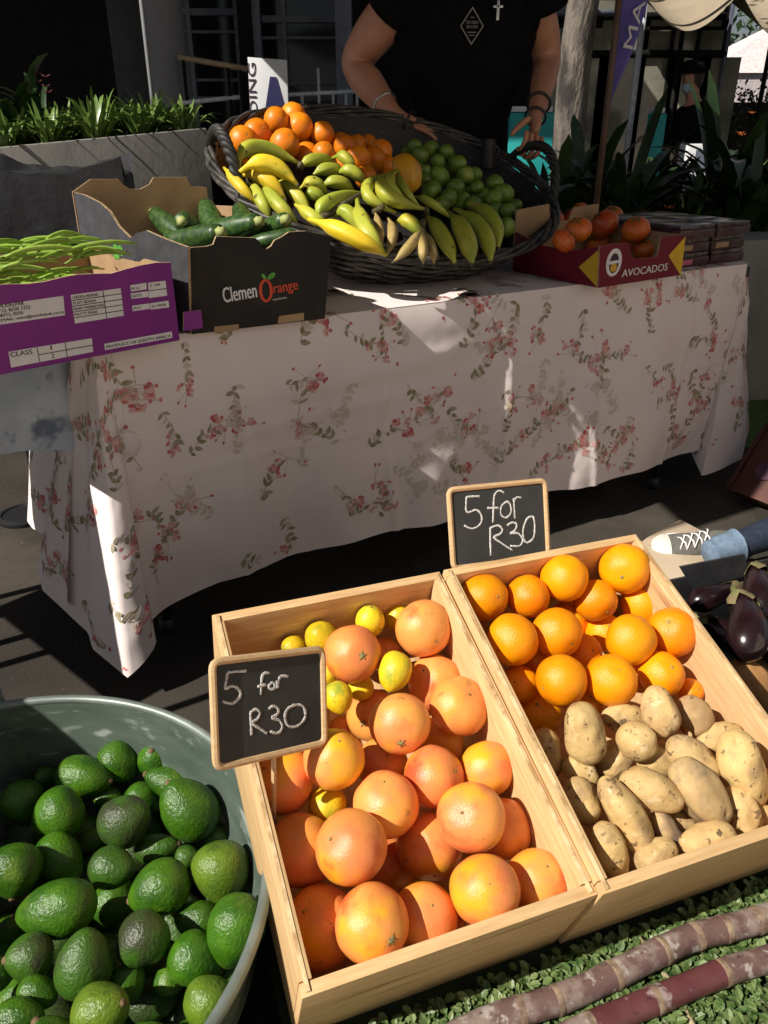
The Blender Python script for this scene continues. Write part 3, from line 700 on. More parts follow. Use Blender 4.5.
def cane(pts, rad, nodes, m, label):
    P = [onz(x, y, MZ + .012 + rad) for x, y in pts]
    e = empty('sugar_cane', P[0]); tag(e, label, 'sugar cane', 'sugar canes on the leafy mat')
    cum = [0]
    for a, b in zip(P, P[1:]): cum.append(cum[-1] + (b - a).length)
    def at(s):
        for i in range(len(P) - 1):
            if s <= cum[i + 1] or i == len(P) - 2:
                t = (s - cum[i]) / (cum[i + 1] - cum[i]); p0 = P[max(i - 1, 0)]; p1, p2 = P[i], P[i + 1]; p3 = P[min(i + 2, len(P) - 1)]
                return .5 * ((2 * p1) + (p2 - p0) * t + (2 * p0 - 5 * p1 + 4 * p2 - p3) * t * t + (3 * p1 - p0 - 3 * p2 + p3) * t ** 3)
    ns = []
    for nx in nodes: ns.append(min((abs((lambda q: 384 + F_PX * (q - EYE).x / depth(q))(at(cum[-1] * i / 300)) - nx), cum[-1] * i / 300) for i in range(301))[1])
    ends = [0] + ns + [cum[-1]]
    for i, (a, b) in enumerate(zip(ends, ends[1:])):
        mb = MB(); K = 10
        mb.tube([at(a + (b - a) * j / K) for j in range(K + 1)], [rad * (.955 + .05 * abs(2 * j / K - 1) ** 2) for j in range(K + 1)], 20)
        mb.build('cane_segment', M[m[i % len(m)]], e, smooth=60)
    for s in ns:
        mb = MB(); D = [-.0050, -.003, -.001, .001, .003, .0050]
        mb.tube([at(max(0, s + d)) for d in D], [rad * k for k in (.985, 1.02, 1.035, 1.015, 1.025, .985)], 20, cap=False); mb.build('node_ring', M['cane_node'], e)
cane([(395, 1075), (478, 1026), (560, 999), (612, 976), (662, 951), (697, 936), (762, 919), (860, 885)], .0180, [440, 519, 557, 613, 662, 696, 724, 757, 810], ('cane',), 'pale waxy purple sugar cane lying along the front of the crates')
cane([(520, 1060), (585, 1029), (653, 1001), (722, 973), (768, 959), (870, 930)], .0168, [590, 654, 722, 800], ('cane', 'cane_red', 'cane_red', 'cane'), 'dark wine red sugar cane lying below the paler one')
mb = MB(); mb.tube([onz(640, 938, MZ + .012), onz(672, 985, MZ + .012), onz(700, 1040, MZ + .014)], [.003, .0045, .004], 8); tag(mb.build('dry_stalk', M['dry_stalk']), 'thin dry straw coloured stalk lying on the leaves under the canes', 'stalk')

# ================================================================ table and flowered cloth
TU = V((.8625, .506, 0)).normalized(); TV = V((-TU.y, TU.x, 0)); T0 = V((-.60, 1.55, 0)); TL_, TD = 2.06, .92
def tp(s, v, z): return T0 + TU * s + TV * v + V((0, 0, z))
e = empty('folding_table', tp(1, .4, 0)); tag(e, 'long folding table under the flowered cloth', 'table')
mb = MB(); mb.hexa([tp(.008, .008, .71), tp(TL_ - .008, .008, .71), tp(TL_ - .008, TD, .71), tp(.008, TD, .71)], [tp(.008, .008, .742), tp(TL_ - .008, .008, .742), tp(TL_ - .008, TD, .742), tp(.008, TD, .742)]); mb.build('tabletop', M['black_plastic'], e, smooth=35, bevel=.004)
for s, dx in ((.22, -.12), (TL_ - .28, .05)):
    for v in (.08, TD - .1):
        mb = MB(); mb.tube([tp(s, v, .708), tp(s + dx * .25, v - .01, .42), tp(s + dx, v - .015, .03)], .0135, 10); lg = mb.build('leg', M['black_metal'], e)
        mb = MB(); mb.tube([tp(s + dx * .98, v - .015, .04), tp(s + dx * 1.02, v - .015, 0)], .019, 10); mb.build('foot_cap', M['black_plastic'], lg)
# perimeter of the cloth: (top point, bottom point)
PER = []
hem = .150
NS = 130
for i in range(12, 0, -1):      # left side, from the back
    v = .62 * i / 12; a = tp(0, v, .75); off = .10 + .03 * math.sin(v * 14)
    PER.append((a, a - TU * off + V((0, 0, hem - .75))))
cor = [(-.60 * 0, None)]
C0 = tp(0, 0, .75)
KB = [onz(38, 566, .15), onz(42, 590, .14), onz(60, 606, .125), onz(88, 632, .095), onz(92, 648, .09), onz(128, 678, .07), onz(143, 664, .09), onz(157, 644, .115), onz(150, 622, .14), onz(160, 612, .147)]
for i, b in enumerate(KB):
    t = i / (len(KB) - 1); PER.append((C0 - TU * .012 * (1 - t) + TU * .05 * t + TV * .03 * (1 - t), b))
for i in range(1, NS + 1):
    s = .10 + (TL_ - .15) * i / NS
    off = .022 + .012 * math.sin(s * 9.1) * (1 - .3 * math.sin(s * 3)) + .008 * math.sin(s * 23 + 1)
    bot = tp(s, -off, hem + .012 * math.sin(s * 3.1))
    if i < 8: bot = bot.lerp(onz(160, 612, .147), 1 - i / 8) + TU * 0
    PER.append((tp(s, 0, .75), bot))
C1 = tp(TL_, 0, .75)
KR = [onz(686, 434, .18), onz(690, 429, .19), onz(687, 445, .14), onz(701, 476, .07), onz(722, 468, .085), onz(742, 459, .10), onz(749, 425, .15)]
for i, b in enumerate(KR):
    t = i / (len(KR) - 1); PER.append((C1 - TU * .04 * (1 - t) + TV * .04 * t, b))
for i in range(1, 8): a = tp(TL_, .08 * i, .75); PER.append((a, a + TU * .10 + V((0, 0, hem - .75))))
# cumulative distance along the perimeter measured half way down
mid = [(a + b) * .5 for a, b in PER]; cumP = [0]
for a, b in zip(mid, mid[1:]): cumP.append(cumP[-1] + (b - a).length)
PLEN = cumP[-1]; DROP = .61
CEN = tp(TL_ / 2, TD / 2, .75)
def per(s):
    s = max(0, min(PLEN - 1e-5, s)); lo, hi = 0, len(cumP) - 1
    while hi - lo > 1:
        m_ = (lo + hi) // 2
        if cumP[m_] <= s: lo = m_
        else: hi = m_
    t = (s - cumP[lo]) / (cumP[lo + 1] - cumP[lo]); return PER[lo][0].lerp(PER[lo + 1][0], t), PER[lo][1].lerp(PER[lo + 1][1], t)
CRE = [(.215, .007), (.62, .008), (.98, .009), (1.33, .008), (1.68, .008)]
sF = cumP[12 + len(KB)]        # start of the front run
def cloth(s, t):                # t: 0 edge, 1 hem; negative onto the tabletop
    a, b = per(s)
    if t < 0:
        inw = TV if s >= sF - .1 else TU
        return a + inw * (-t * DROP) + V((0, 0, .0005))
    out = V((b.x - a.x, b.y - a.y, 0)); 
    p = a.lerp(b, t); k = min(1, t * 9)
    p += V((0, 0, .004 * (1 - k))) + (-TV) * (.012 * (k * (2 - k)) * (1 - t))
    p += (-TV) * .03 * t * (1 - t) * math.sin(s * 5.3 + 1.0) * .6
    x = s - sF
    if x > 0:
        for c, h in CRE: p += (-TV) * h * max(0, 1 - abs(x - c + .02 * math.sin(t * 5 + c * 9)) / .018) * min(1, t * 4)
        p += (-TV) * .006 * math.exp(-((t - .20 - .06 * math.sin(x * 4.0)) / .035) ** 2) * max(0, math.sin(x * 3.2 - .5))
        p += (-TV) * .005 * math.exp(-((t - .42 + .10 * x) / .03) ** 2) * max(0, math.sin(x * 2.2 + .4)) * .8
        p += (-TV) * .003 * max(0, 1 - abs(t - .5) / .012)
    p += (-TV) * mnoise.noise(V((s * 4, t * 3, 0))) * .012 * min(1, t * 3) + (-TV) * (mnoise.noise(V((s * 13, t * 6, 4))) * .005 + mnoise.noise(V((s * 30 + t * 12, t * 14, 7))) * .0018) * min(1, t * 3)
    return p
mb = MB(); NU, NV = 420, 64
mb.grid(lambda a, b: cloth(a * PLEN, b), NU, NV)
k = NV + 1; top = [i * k for i in range(NU + 1)]
# tabletop sheet
nx = 24
edge = [V(mb.v[i]) for i in top]
rim_lo = edge
mb.add([tp(-.012, .03, .7542), tp(.05, -.001, .7540), tp(TL_ - .04, -.001, .7540), tp(TL_, .04, .7542), tp(TL_, TD + .01, .754), tp(-.012, TD + .01, .754)], [(0, 1, 2, 3, 4, 5)])
# printed sprigs, part of the same cloth
rs = random.Random(21)
def pr(pts, mi):
    mb.mi = mi; P = []
    if any(t > .985 for s, t in pts) or any(s < .01 or s > PLEN - .01 for s, t in pts): return
    for s, t in pts:
        p = cloth(s, t); e1 = cloth(s + .004, t) - p; e2 = cloth(s, t + .006) - p; n = e1.cross(e2)
        if n.length < 1e-12: return
        n.normalize()
        if n.dot(EYE - p) < 0: n = -n
        if t < 0: n = V((0, 0, 1)); p = p + V((0, 0, .0048))
        P.append(p + n * .0006)
    mb.poly(P)
def blob(s, t, L, Wd, ang, mi, kind='leaf'):
    ca, sa = math.cos(ang), math.sin(ang); K = 7; pts = []
    for i in range(K + 1): x = i / K; pts.append((x * L, Wd * math.sin(pi * x ** (.8 if kind == 'leaf' else 1.4)) * .5))
    pts += [(x, -y) for x, y in reversed(pts[1:-1])]
    pr([(s + x * ca - y * sa, t + (x * sa + y * ca) / DROP) for x, y in pts], mi)
def stem(pts, wd, mi):
    for (s0, t0), (s1, t1) in zip(pts, pts[1:]):
        dx, dy = s1 - s0, (t1 - t0) * DROP; L = math.hypot(dx, dy) or 1; nx_, ny_ = -dy / L * wd, dx / L * wd
        pr([(s0 + nx_, t0 + ny_ / DROP), (s1 + nx_, t1 + ny_ / DROP), (s1 - nx_, t1 - ny_ / DROP), (s0 - nx_, t0 - ny_ / DROP)], mi)
def sprig(s, t, ang, sc, pale=False):
    if cumP[11] < s < sF + .10: pale = False; sc = min(sc, .95)
    RED, PINK, GRN, PAL, STM = (1, 2, 3, 4, 5) if not pale else (4, 4, 4, 4, 4)
    a = ang; P = [(s, t)]; x, y = s, t
    for i in range(7):
        a += rs.uniform(-.35, .35); x += math.cos(a) * .016 * sc; y += math.sin(a) * .016 * sc / DROP; P.append((x, y))
    stem(P, .0008 * sc, STM)
    for i, (x, y) in enumerate(P[:6]):
        for sd in (-1, 1):
            if rs.random() < .75:
                blob(x, y, rs.uniform(.015, .027) * sc, rs.uniform(.008, .013) * sc, ang + sd * rs.uniform(.5, 1.3), GRN if rs.random() < .75 else PAL)
    for i in range(rs.randint(3, 5)):
        q = rs.uniform(0, 6.28); d = rs.uniform(.008, .03) * sc; fx, fy = P[-2][0] + math.cos(q) * d, P[-2][1] + math.sin(q) * d / DROP
        stem([P[-3], (fx, fy)], .0006 * sc, STM)
        b0 = rs.uniform(0, 6.28)
        for j in range(rs.randint(3, 5)):
            blob(fx, fy, rs.uniform(.010, .0165) * sc, rs.uniform(.009, .014) * sc, b0 + j * 1.25 + rs.uniform(-.2, .2), rs.choice((RED, PINK, PINK)), 'petal')
        if rs.random() < .5: blob(fx, fy, .006 * sc, .004 * sc, b0, RED, 'petal')
    for i in range(3):          # loose buds
        q = rs.uniform(0, 6.28); fx, fy = P[-1][0] + math.cos(q) * .035 * sc, P[-1][1] + math.sin(q) * .035 * sc / DROP
        blob(fx, fy, .011 * sc, .007 * sc, q, RED, 'petal'); stem([P[-1], (fx, fy)], .0005, STM)
placed = []
tries = 0
while len(placed) < 185 and tries < 9000:
    tries += 1
    s, t = rs.uniform(.05, PLEN - .1), rs.uniform(.02, .93)
    if s > sF and rs.random() < .10: t = rs.uniform(-.35, -.06)
    if all(math.hypot(s - a, (t - b) * DROP) > .094 for a, b in placed):
        placed.append((s, t)); n_ = len(placed)
        sprig(s, t, rs.choice((rs.uniform(-1.2, .6), rs.uniform(-2.6, -.6), rs.uniform(.3, 2.2))), rs.uniform(.85, 1.2), pale=n_ % 6 == 0)
for s, t in [(rs.uniform(.1, PLEN - .15), rs.uniform(.04, .9)) for _ in range(16)]: sprig(s, t, rs.uniform(0, 6.28), rs.uniform(.9, 1.3), pale=True)
mb.mi = 0
o = mb.build('tablecloth', [M['cloth'], M['print_red'], M['print_pink'], M['print_green'], M['print_pale'], M['print_stem']], smooth=70)
tag(o, 'pinkish white tablecloth printed with red flower sprigs, draped to near the ground', 'tablecloth')
# glass bead hanging in front of the cloth
c = cloth(sF - .06, .42); c = atd(128, 443, depth(c) - .035); e = empty('glass_bauble', c); tag(e, 'clear round glass bauble hanging before the flowered cloth near its folded corner', 'bauble')
mb = MB(); r = .0265; mb.lathe([(max(.0004, r * math.sin(pi * i / 20)), -r * math.cos(pi * i / 20)) for i in range(21)], 28, Matrix.Translation(c), c0=True, c1=True); r2 = r * .965; o_ = len(mb.v); mb.lathe([(max(.0004, r2 * math.sin(pi * i / 20)), r2 * math.cos(pi * i / 20)) for i in range(21)], 28, Matrix.Translation(c), c0=True, c1=True); mb.build('glass_ball', M['glass_clear'], e)
mb = MB(); top_ = V((c.x, c.y, .752)) + TV * .0; mb.tube([c + V((0, 0, r * .97)), V((c.x, c.y, .60)), top_ + TV * .035 + V((0, 0, .006))], .0004, 5); mb.build('thread', M['silver'], e)

# second table standing square to the first, off to the side
S0 = V((-.715, 1.56, 0)); SW = V((-.66, -.75, 0)).normalized(); SX = V((-SW.y, SW.x, 0)); SX = SX if SX.x < 0 else -SX
def sp(a, b, z): return S0 + SW * a + SX * b + V((0, 0, z))
e = empty('side_table', sp(.4, .3, 0)); tag(e, 'second table beside the flowered one with a blue grey cloth', 'table')
mb = MB(); mb.hexa([sp(-.2, 0, .70), sp(.78, 0, .70), sp(.78, .6, .70), sp(-.2, .6, .70)], [sp(-.2, 0, .735), sp(.78, 0, .735), sp(.78, .6, .735), sp(-.2, .6, .735)]); mb.build('tabletop', M['black_plastic'], e, smooth=35, bevel=.004)
for a in (.42, .74):
    for b in (.30, .54):
        mb = MB(); mb.tube([sp(a, b, .70), sp(a, b, 0)], .014, 10); mb.build('leg', M['black_metal'], e)
mb = MB()
mb.grid(lambda a, b: sp(-.22 + 1.02 * a, -.006 - .025 * b + .012 * b * math.sin(a * 31), .7385 - (.20 + .05 * math.sin(a * 5 + 2)) * b), 60, 8)
mb.add([sp(-.22, -.006, .7386), sp(.80, -.006, .7386), sp(.80, .61, .7386), sp(-.22, .61, .7386)], [(0, 1, 2, 3)])
tag(mb.build('table_runner', M['cloth_blue'], smooth=60), 'blue grey cloth hanging short over the side table', 'tablecloth')
mb = MB(); dc = onz(25, 517, .0); mb.lathe([(.085, .0), (.085, .012), (.07, .016), (.066, .012), (.002, .013)], 28, Matrix.Translation(dc), c1=True); tag(mb.build('drain_cover', M['black_metal'], smooth=40), 'round black drain cover on the ground beside the table', 'drain cover')

e = empty('shade_stack', (-1.25, .72, 0)); tag(e, 'added stack of black boxes out of view that shades the avocado tub', 'crates')  # unseen stack, added to cast shade on the tub and ground
for k_ in range(3):
    mb = MB(); mb.box((-1.45, .42, .275 * k_ - .004 * (k_ > 0)), (-1.08, .80, .275 * k_ + .274)); mb.build('shade_block', M['black_plastic'], e, smooth=35, bevel=.008)
mb = MB(); pv = [onz(x, y, .005) for x, y in ((612, 572), (646, 545), (679, 527), (705, 541), (735, 560), (700, 600))]; mb.slab([V((p.x, p.y, .003)) for p in pv], (0, 0, .03)); tag(mb.build('paving_slab', M['paving'], smooth=35, bevel=.004), 'tan paving slab in the sun under the canvas shoe', 'paving slab')
# ================================================================ cartons on the table
def pquad(mb, cr, P0, n, cf, off=.0009):
    mb.poly([onpl(*cf(*p), P0, n) + n * off for p in cr])
def ptext(mb, body, bl, br, hgt, P0, n, cf, off=.0014, bold=0):
    a = onpl(*cf(*bl), P0, n) + n * off; b = onpl(*cf(*br), P0, n) + n * off; u = (b - a); Wd = u.length; u.normalize(); v = n.cross(u)
    if v.z < 0: v = -v
    Mx = basis(u, v, n, a); vs, fs = text_mesh(body, Wd, hgt, Mx)
    mb.add(vs, fs)
    if bold:
        Mx = basis(u, v, n, a + u * bold + n * .0001); vs, fs = text_mesh(body, Wd, hgt, Mx); mb.add(vs, fs)
def panel(name, outline, n, th, m, parent, edge=True):
    """card panel: coloured outside, brown inside and brown cut edges"""
    mb = MB(); k = len(outline); mb.slab(outline, -n * th)
    mats = [M[m], M['carton_brown'], M['carton_edge']]
    o = mb.build(name, mats, parent, smooth=False)
    for p in o.data.polygons:
        q = p.normal.dot(n)
        p.material_index = 0 if q > .7 else 1 if q < -.7 else 2
    return o

# ---- purple bean carton
PA = V((-.414, 1.590, .7555)); PU = V((.724, .690, 0)).normalized(); PV = V((-PU.y, PU.x, 0)); PN = -PV; PW, PDp, PH = .50, .36, .148
e = empty('bean_carton', PA - PU * PW * .5 + PV * PDp * .5); tag(e, 'purple carton of green beans printed PRODUCE OF SOUTH AFRICA', 'carton')
def pp(s, v, z): return PA - PU * s + PV * v + V((0, 0, z))
top = [pp(PW * i / 16, 0, PH + .003 * math.sin(i * 1.3) + (.004 if i < 4 else 0)) for i in range(17)]
o = panel('front_panel', [pp(PW, 0, 0), pp(0, 0, 0)] + top, PN, .006, 'purple', e)
panel('back_panel', [pp(0, PDp, 0), pp(PW, PDp, 0), pp(PW, PDp, PH), pp(0, PDp, PH)], PV, .006, 'purple', e)
panel('side_panel', [pp(0, .0065, 0), pp(0, PDp - .0065, 0), pp(0, PDp - .0065, PH * .98), pp(0, .26, PH), pp(0, .24, PH * .93), pp(0, .12, PH * .94), pp(0, .10, PH), pp(0, .0065, PH)], PU, .006, 'purple', e)
panel('side_panel', [pp(PW, .0065, 0), pp(PW, PDp - .0065, 0), pp(PW, PDp - .0065, PH), pp(PW, .0065, PH)], -PU, .006, 'purple', e)
mb = MB(); mb.hexa([pp(.007, .007, .001), pp(PW - .007, .007, .001), pp(PW - .007, PDp - .007, .001), pp(.007, PDp - .007, .001)], [pp(.007, .007, .006), pp(PW - .007, .007, .006), pp(PW - .007, PDp - .007, .006), pp(.007, PDp - .007, .006)]); mb.build('bottom', M['carton_brown'], e, smooth=False)
panel('tab', [atF(x, y, f_) for x, y, f_ in ((184, 331, 1.600), (203, 328, 1.612), (201, 310, 1.612), (184, 312, 1.600))], (PN + PU * .3).normalized(), .003, 'purple', e)
mb = MB(); mb.poly([pp(.0075, .20, PH - .01) - PU * .0, pp(.0075, .225, PH - .012), pp(.0075, .225, PH - .002), pp(.0075, .212, PH + .004), pp(.0075, .20, PH - .002)])
for dx in (0, .02):
    mb.slab([pp(.004, .19 + dx, PH - .004), pp(.004, .205 + dx, PH - .002), pp(.004, .210 + dx, PH + .014), pp(.004, .198 + dx, PH + .018), pp(.004, .189 + dx, PH + .010)], PU * .0015)
mb.build('leaf_mark', M['leaf_print'], e, smooth=False)
cfP = lambda x, y: (x * .2474, 230 + y * .2474)
mb = MB()
for cr in ([(-45, 308), (255, 266), (262, 344), (-40, 388)], [(285, 262), (487, 235), (500, 346), (302, 378)],
           [(525, 223), (590, 213), (593, 239), (528, 249)], [(597, 213), (668, 205), (675, 265), (602, 275)], [(527, 256), (598, 247), (600, 270), (530, 278)],
           [(533, 306), (603, 296), (606, 318), (536, 328)], [(606, 296), (680, 285), (683, 312), (608, 322)], [(33, 492), (370, 437), (376, 492), (44, 556)], [(420, 460), (693, 410), (696, 435), (424, 485)]):
    pquad(mb, cr, PA, PN, cfP)
mb.build('white_label', M['white_print'], e, smooth=False)
mb = MB(); h = .0075
for i, (t, x) in enumerate((('MODELPAK', 98), ('P.O. BOX 1152', 122), ('BRITS, 0250', 92), ('EMAIL: sales@modelpak.co.za', 258))):
    ptext(mb, t, (-8 + i, 316 + i * 19.5), (x, 316 + i * 19.5 - (x + 8) * .138), .0062, PA, PN, cfP, bold=.0005)
mb.build('lettering', M['dark_print'], e, smooth=False); mb = MB()
for i, (t, x) in enumerate((('GREEN BEANS', 395), ('FLAT BEANS', 385), ('BABY MARROWS', 418), ('PATTY PANS', 390))):
    ptext(mb, t, (292 + i * 3, 279 + i * 23), (x + i * 1, 279 + i * 23 - (x - 292) * .133), .0050, PA, PN, cfP, bold=.0004)
mb.build('lettering', M['dark_print'], e, smooth=False); mb = MB()
for t, b, c in (('PLU', (530, 243), (562, 238)), ('2 100', (605, 230), (645, 224)), ('DATE', (532, 273), (572, 267)), ('PUC', (540, 322), (570, 317)), ('D-1997B', (614, 314), (668, 306))):
    ptext(mb, t, b, c, .0046, PA, PN, cfP, bold=.0004)
mb.build('lettering', M['dark_print'], e, smooth=False); mb = MB()
ptext(mb, 'CLASS', (42, 514), (130, 500), .0085, PA, PN, cfP, bold=.0005); ptext(mb, '1', (204, 484), (210, 483), .008, PA, PN, cfP); ptext(mb, '2', (207, 518), (219, 516), .008, PA, PN, cfP, bold=.0005)
mb.build('lettering', M['dark_print'], e, smooth=False); mb = MB()
ptext(mb, 'PRODUCE OF SOUTH AFRICA', (428, 479), (690, 432), .0058, PA, PN, cfP, bold=.0004)
mb.build('lettering', M['dark_print'], e, smooth=False); mb = MB()
def pline(a, b, wd=1.6):
    (x0, y0), (x1, y1) = a, b; L = math.hypot(x1 - x0, y1 - y0); nx, ny = -(y1 - y0) / L * wd, (x1 - x0) / L * wd
    pquad(mb, [(x0 + nx, y0 + ny), (x1 + nx, y1 + ny), (x1 - nx, y1 - ny), (x0 - nx, y0 - ny)], PA, PN, cfP, .0015)
for i in range(1, 5): pline((285 + i * 3.4, 262 + i * 23.2), (487 + i * 2.6, 235 + i * 22.2))
pline((415, 245), (430, 358)); pline((148, 474), (160, 534)); pline((263, 455), (270, 512)); pline((155, 504), (373, 465)); pline((600, 245), (672, 236))
mb.build('rule_lines', M['dark_print'], e, smooth=False)
# beans
rb = random.Random(5); nb = 0
for i in range(124):
    lay = i / 124
    s = rb.uniform(.075, .42); v = rb.uniform(.03, .33); z = .055 + .085 * lay + .028 * math.sin(pi * (s - .02) / .5) * lay + rb.uniform(0, .012)
    if i >= 78: v = rb.uniform(.02, .22); s = rb.uniform(.09, .40); z = .158 + rb.uniform(0, .040)
    L = rb.uniform(.10, .15); a = rb.gauss(0, .38) + (.25 if s > .25 else -.1); c = pp(s, v, z)
    d = (-PU * math.cos(a) + PV * math.sin(a)); d = d * (1 if rb.random() < .5 else -1); side = V((-d.y, d.x, 0)); bw = rb.uniform(-.02, .02)
    L = min(L, .15); P = []
    for j in range(9):
        t = j / 8 * 2 - 1; P.append(c + d * (L * .5 * t) + side * bw * (1 - t * t) + V((0, 0, .010 * (1 - t * t) + rb.uniform(-.0006, .0006))))
    # keep inside the carton
    P = [pp(min(PW - .012, max(.012, (PA - q).dot(PU))), min(PDp - .013, max(.012, (q - PA).dot(PV))), q.z - PA.z) for q in P]
    mb = MB(); mb.tube(P, [.0015, .0029, .0039, .0041, .0041, .0040, .0037, .0029, .0011], 8)
    o = mb.build('green_bean', M['bean']); tag(o, 'long green bean in the heap in the purple carton', 'bean', 'green beans in the purple carton')
    mb = MB(); mb.tube([P[0], P[0] - (P[1] - P[0]).normalized() * .008 + V((0, 0, .002))], [.0016, .0009], 5); mb.build('stalk_tip', M['calyx_green'], o)

# ---- black citrus carton with zucchini
QA = V((-.400, 1.640, .7555)); QB = V((-.133, 1.788, .7555)); QU = (QB - QA).normalized(); QV = V((-QU.y, QU.x, 0)); QN = -QV; QW = (QB - QA).length
cf6 = lambda x, y: (180 + x * .2865, 80 + y * .2865); cf5 = lambda x, y: (x * .2604, 150 + y * .2604)
e = empty('citrus_carton', QA + QU * .15 + QV * .2); tag(e, 'black carton printed with a red and white orange logo, holding zucchini', 'carton')
fo = [QA, QB] + [onpl(*cf6(*p), QA, QN) for p in ((528, 545), (505, 541), (440, 527), (380, 531), (355, 548), (330, 560), (318, 580), (300, 592), (286, 584), (276, 562), (262, 551), (180, 548), (126, 546), (116, 574), (92, 581), (36, 585))]
panel('front_panel', fo, QN, .006, 'carton_black', e)
QL = -QU
lo = [onpl(*p, QA, QL) for p in ((189.5, 247.5), (165, 239), (146, 230.5), (137, 233), (130, 238), (118, 226), (109, 211), (99, 202.5), (84, 195), (71, 192))]
QD = .40
_bk = onpl(72, 192, QA + QV * QD, QN); _bk.z = QA.z; _d = (_bk - QA).normalized(); QL = V((-_d.y, _d.x, 0))
lo = [onpl(*p, QA, QL) for p in ((189.5, 247.5), (165, 239), (146, 230.5), (137, 233), (130, 238), (118, 226), (109, 211), (99, 202.5), (84, 195), (74, 192.5))]
panel('side_panel', [QA + _d * .007] + [lo[0] + _d * .007] + lo[1:] + [QA + _d * (_bk - QA).length * .985], QL, .006, 'carton_grey', e)
BK = QA + QV * (QD + .007)
bo = [onpl(*p, BK, QN) for p in ((72, 192), (90, 179), (118, 179), (122, 184), (130, 189), (140, 189), (149, 184), (153, 177), (186, 177), (190, 186), (206, 187))]
xr = QA + QU * QW + QV * (QD + .007)
panel('back_panel', [V((bo[-1].x, bo[-1].y, .7555)), V((bo[0].x, bo[0].y, .7555))] + bo, QV, .006, 'carton_black', e)
rh = .165
panel('side_panel', [QA + QU * QW + QV * .007, QA + QU * QW + QV * QD, QA + QU * QW + QV * QD + V((0, 0, rh + .01)), QA + QU * QW + QV * QD * .75 + V((0, 0, rh + .005)), QA + QU * QW + QV * QD * .55 + V((0, 0, rh)), QA + QU * QW + QV * .007 + V((0, 0, rh))], QU, .006, 'carton_black', e)
mb = MB(); mb.hexa(*[[QA + QU * a + QV * b + V((0, 0, z)) for a, b in ((.007, .007), (QW - .007, .007), (QW - .007, QD - .007), (.007, QD - .007))] for z in (.002, .007)]); mb.build('bottom', M['carton_brown'], e, smooth=False)
mb = MB(); ptext(mb, 'Clemen', (152, 778), (268, 758), .031, QA, QN, cf6, bold=.0012); mb.build('lettering', M['white_print'], e, smooth=False); mb = MB(); ptext(mb, 'mandarins', (324, 770), (372, 762), .0048, QA, QN, cf6); mb.build('lettering', M['white_print'], e, smooth=False)
mb = MB(); ptext(mb, 'range', (328, 756), (412, 741), .0215, QA, QN, cf6, bold=.0010)
ctr = onpl(*cf6(299, 735), QA, QN) + QN * .0014; A_, B_ = .0155, .0245
for i in range(28):
    q0, q1 = 2 * pi * i / 28, 2 * pi * (i + 1) / 28
    w_ = lambda q: .60 - .05 * math.cos(q)
    P = [ctr + QU * (A_ * k * math.cos(q)) + V((0, 0, B_ * (k if k == 1 else .78) * math.sin(q))) for q, k in ((q0, 1), (q1, 1), (q1, .56), (q0, .56))]
    mb.poly(P)
mb.build('orange_letter', M['red_print'], e, smooth=False)
mb = MB()
for cx, cy, L, a in ((292, 686, .013, 2.2), (318, 684, .019, .55)):
    c = onpl(*cf6(cx, cy), QA, QN) + QN * .0016; d = QU * math.cos(a) + V((0, 0, math.sin(a))); s_ = QU * -math.sin(a) + V((0, 0, math.cos(a)))
    mb.poly([c + d * (L * .55 * math.cos(q)) + s_ * (L * .28 * math.sin(q)) for q in [2 * pi * i / 14 for i in range(14)]])
mb.build('leaf_mark', M['leaf_print'], e, smooth=False)
mb = MB()
for cr in ([(340, 850), (432, 838), (432, 812), (345, 824)], [(118, 882), (205, 872), (205, 852), (120, 860)]):
    mb = MB(); pquad(mb, cr, QA, QN, cf6); mb.build('hand_slot', M['carton_brown'], e, smooth=False)
def zuc(p, q, r, cut=True, lab='dark green zucchini in the black carton'):
    d = (q - p); L = d.length; u = d.normalized(); o = None; mb = MB(); K = 12
    side = u.cross(V((0, 0, 1))).normalized()
    P = [p + u * L * i / K + side * .006 * math.sin(pi * i / K) for i in range(K + 1)]
    rad = [r * (.72 + .28 * min(1, i / 4)) * (1 if i < K - 1 else (.88 if i == K - 1 else .5)) for i in range(K + 1)]
    mb.tube(P, rad, 16); mb.v = [tuple(v) for v in mb.v]
    o = mb.build('zucchini', M['zucchini']); tag(o, lab, 'zucchini', 'zucchini in the black carton')
    mb = MB(); mb.tube([p - u * .014, p - u * .006, p + u * .004], [r * .42, r * .40, r * .62], 6); mb.build('stem', M['zucchini_cut'], o)
def zp(x, y, z): return onz(x, y, z)
ZB = QA + QU * .15 + QV * .2
def zq(a, b, z): return QA + QU * a + QV * b + V((0, 0, z))
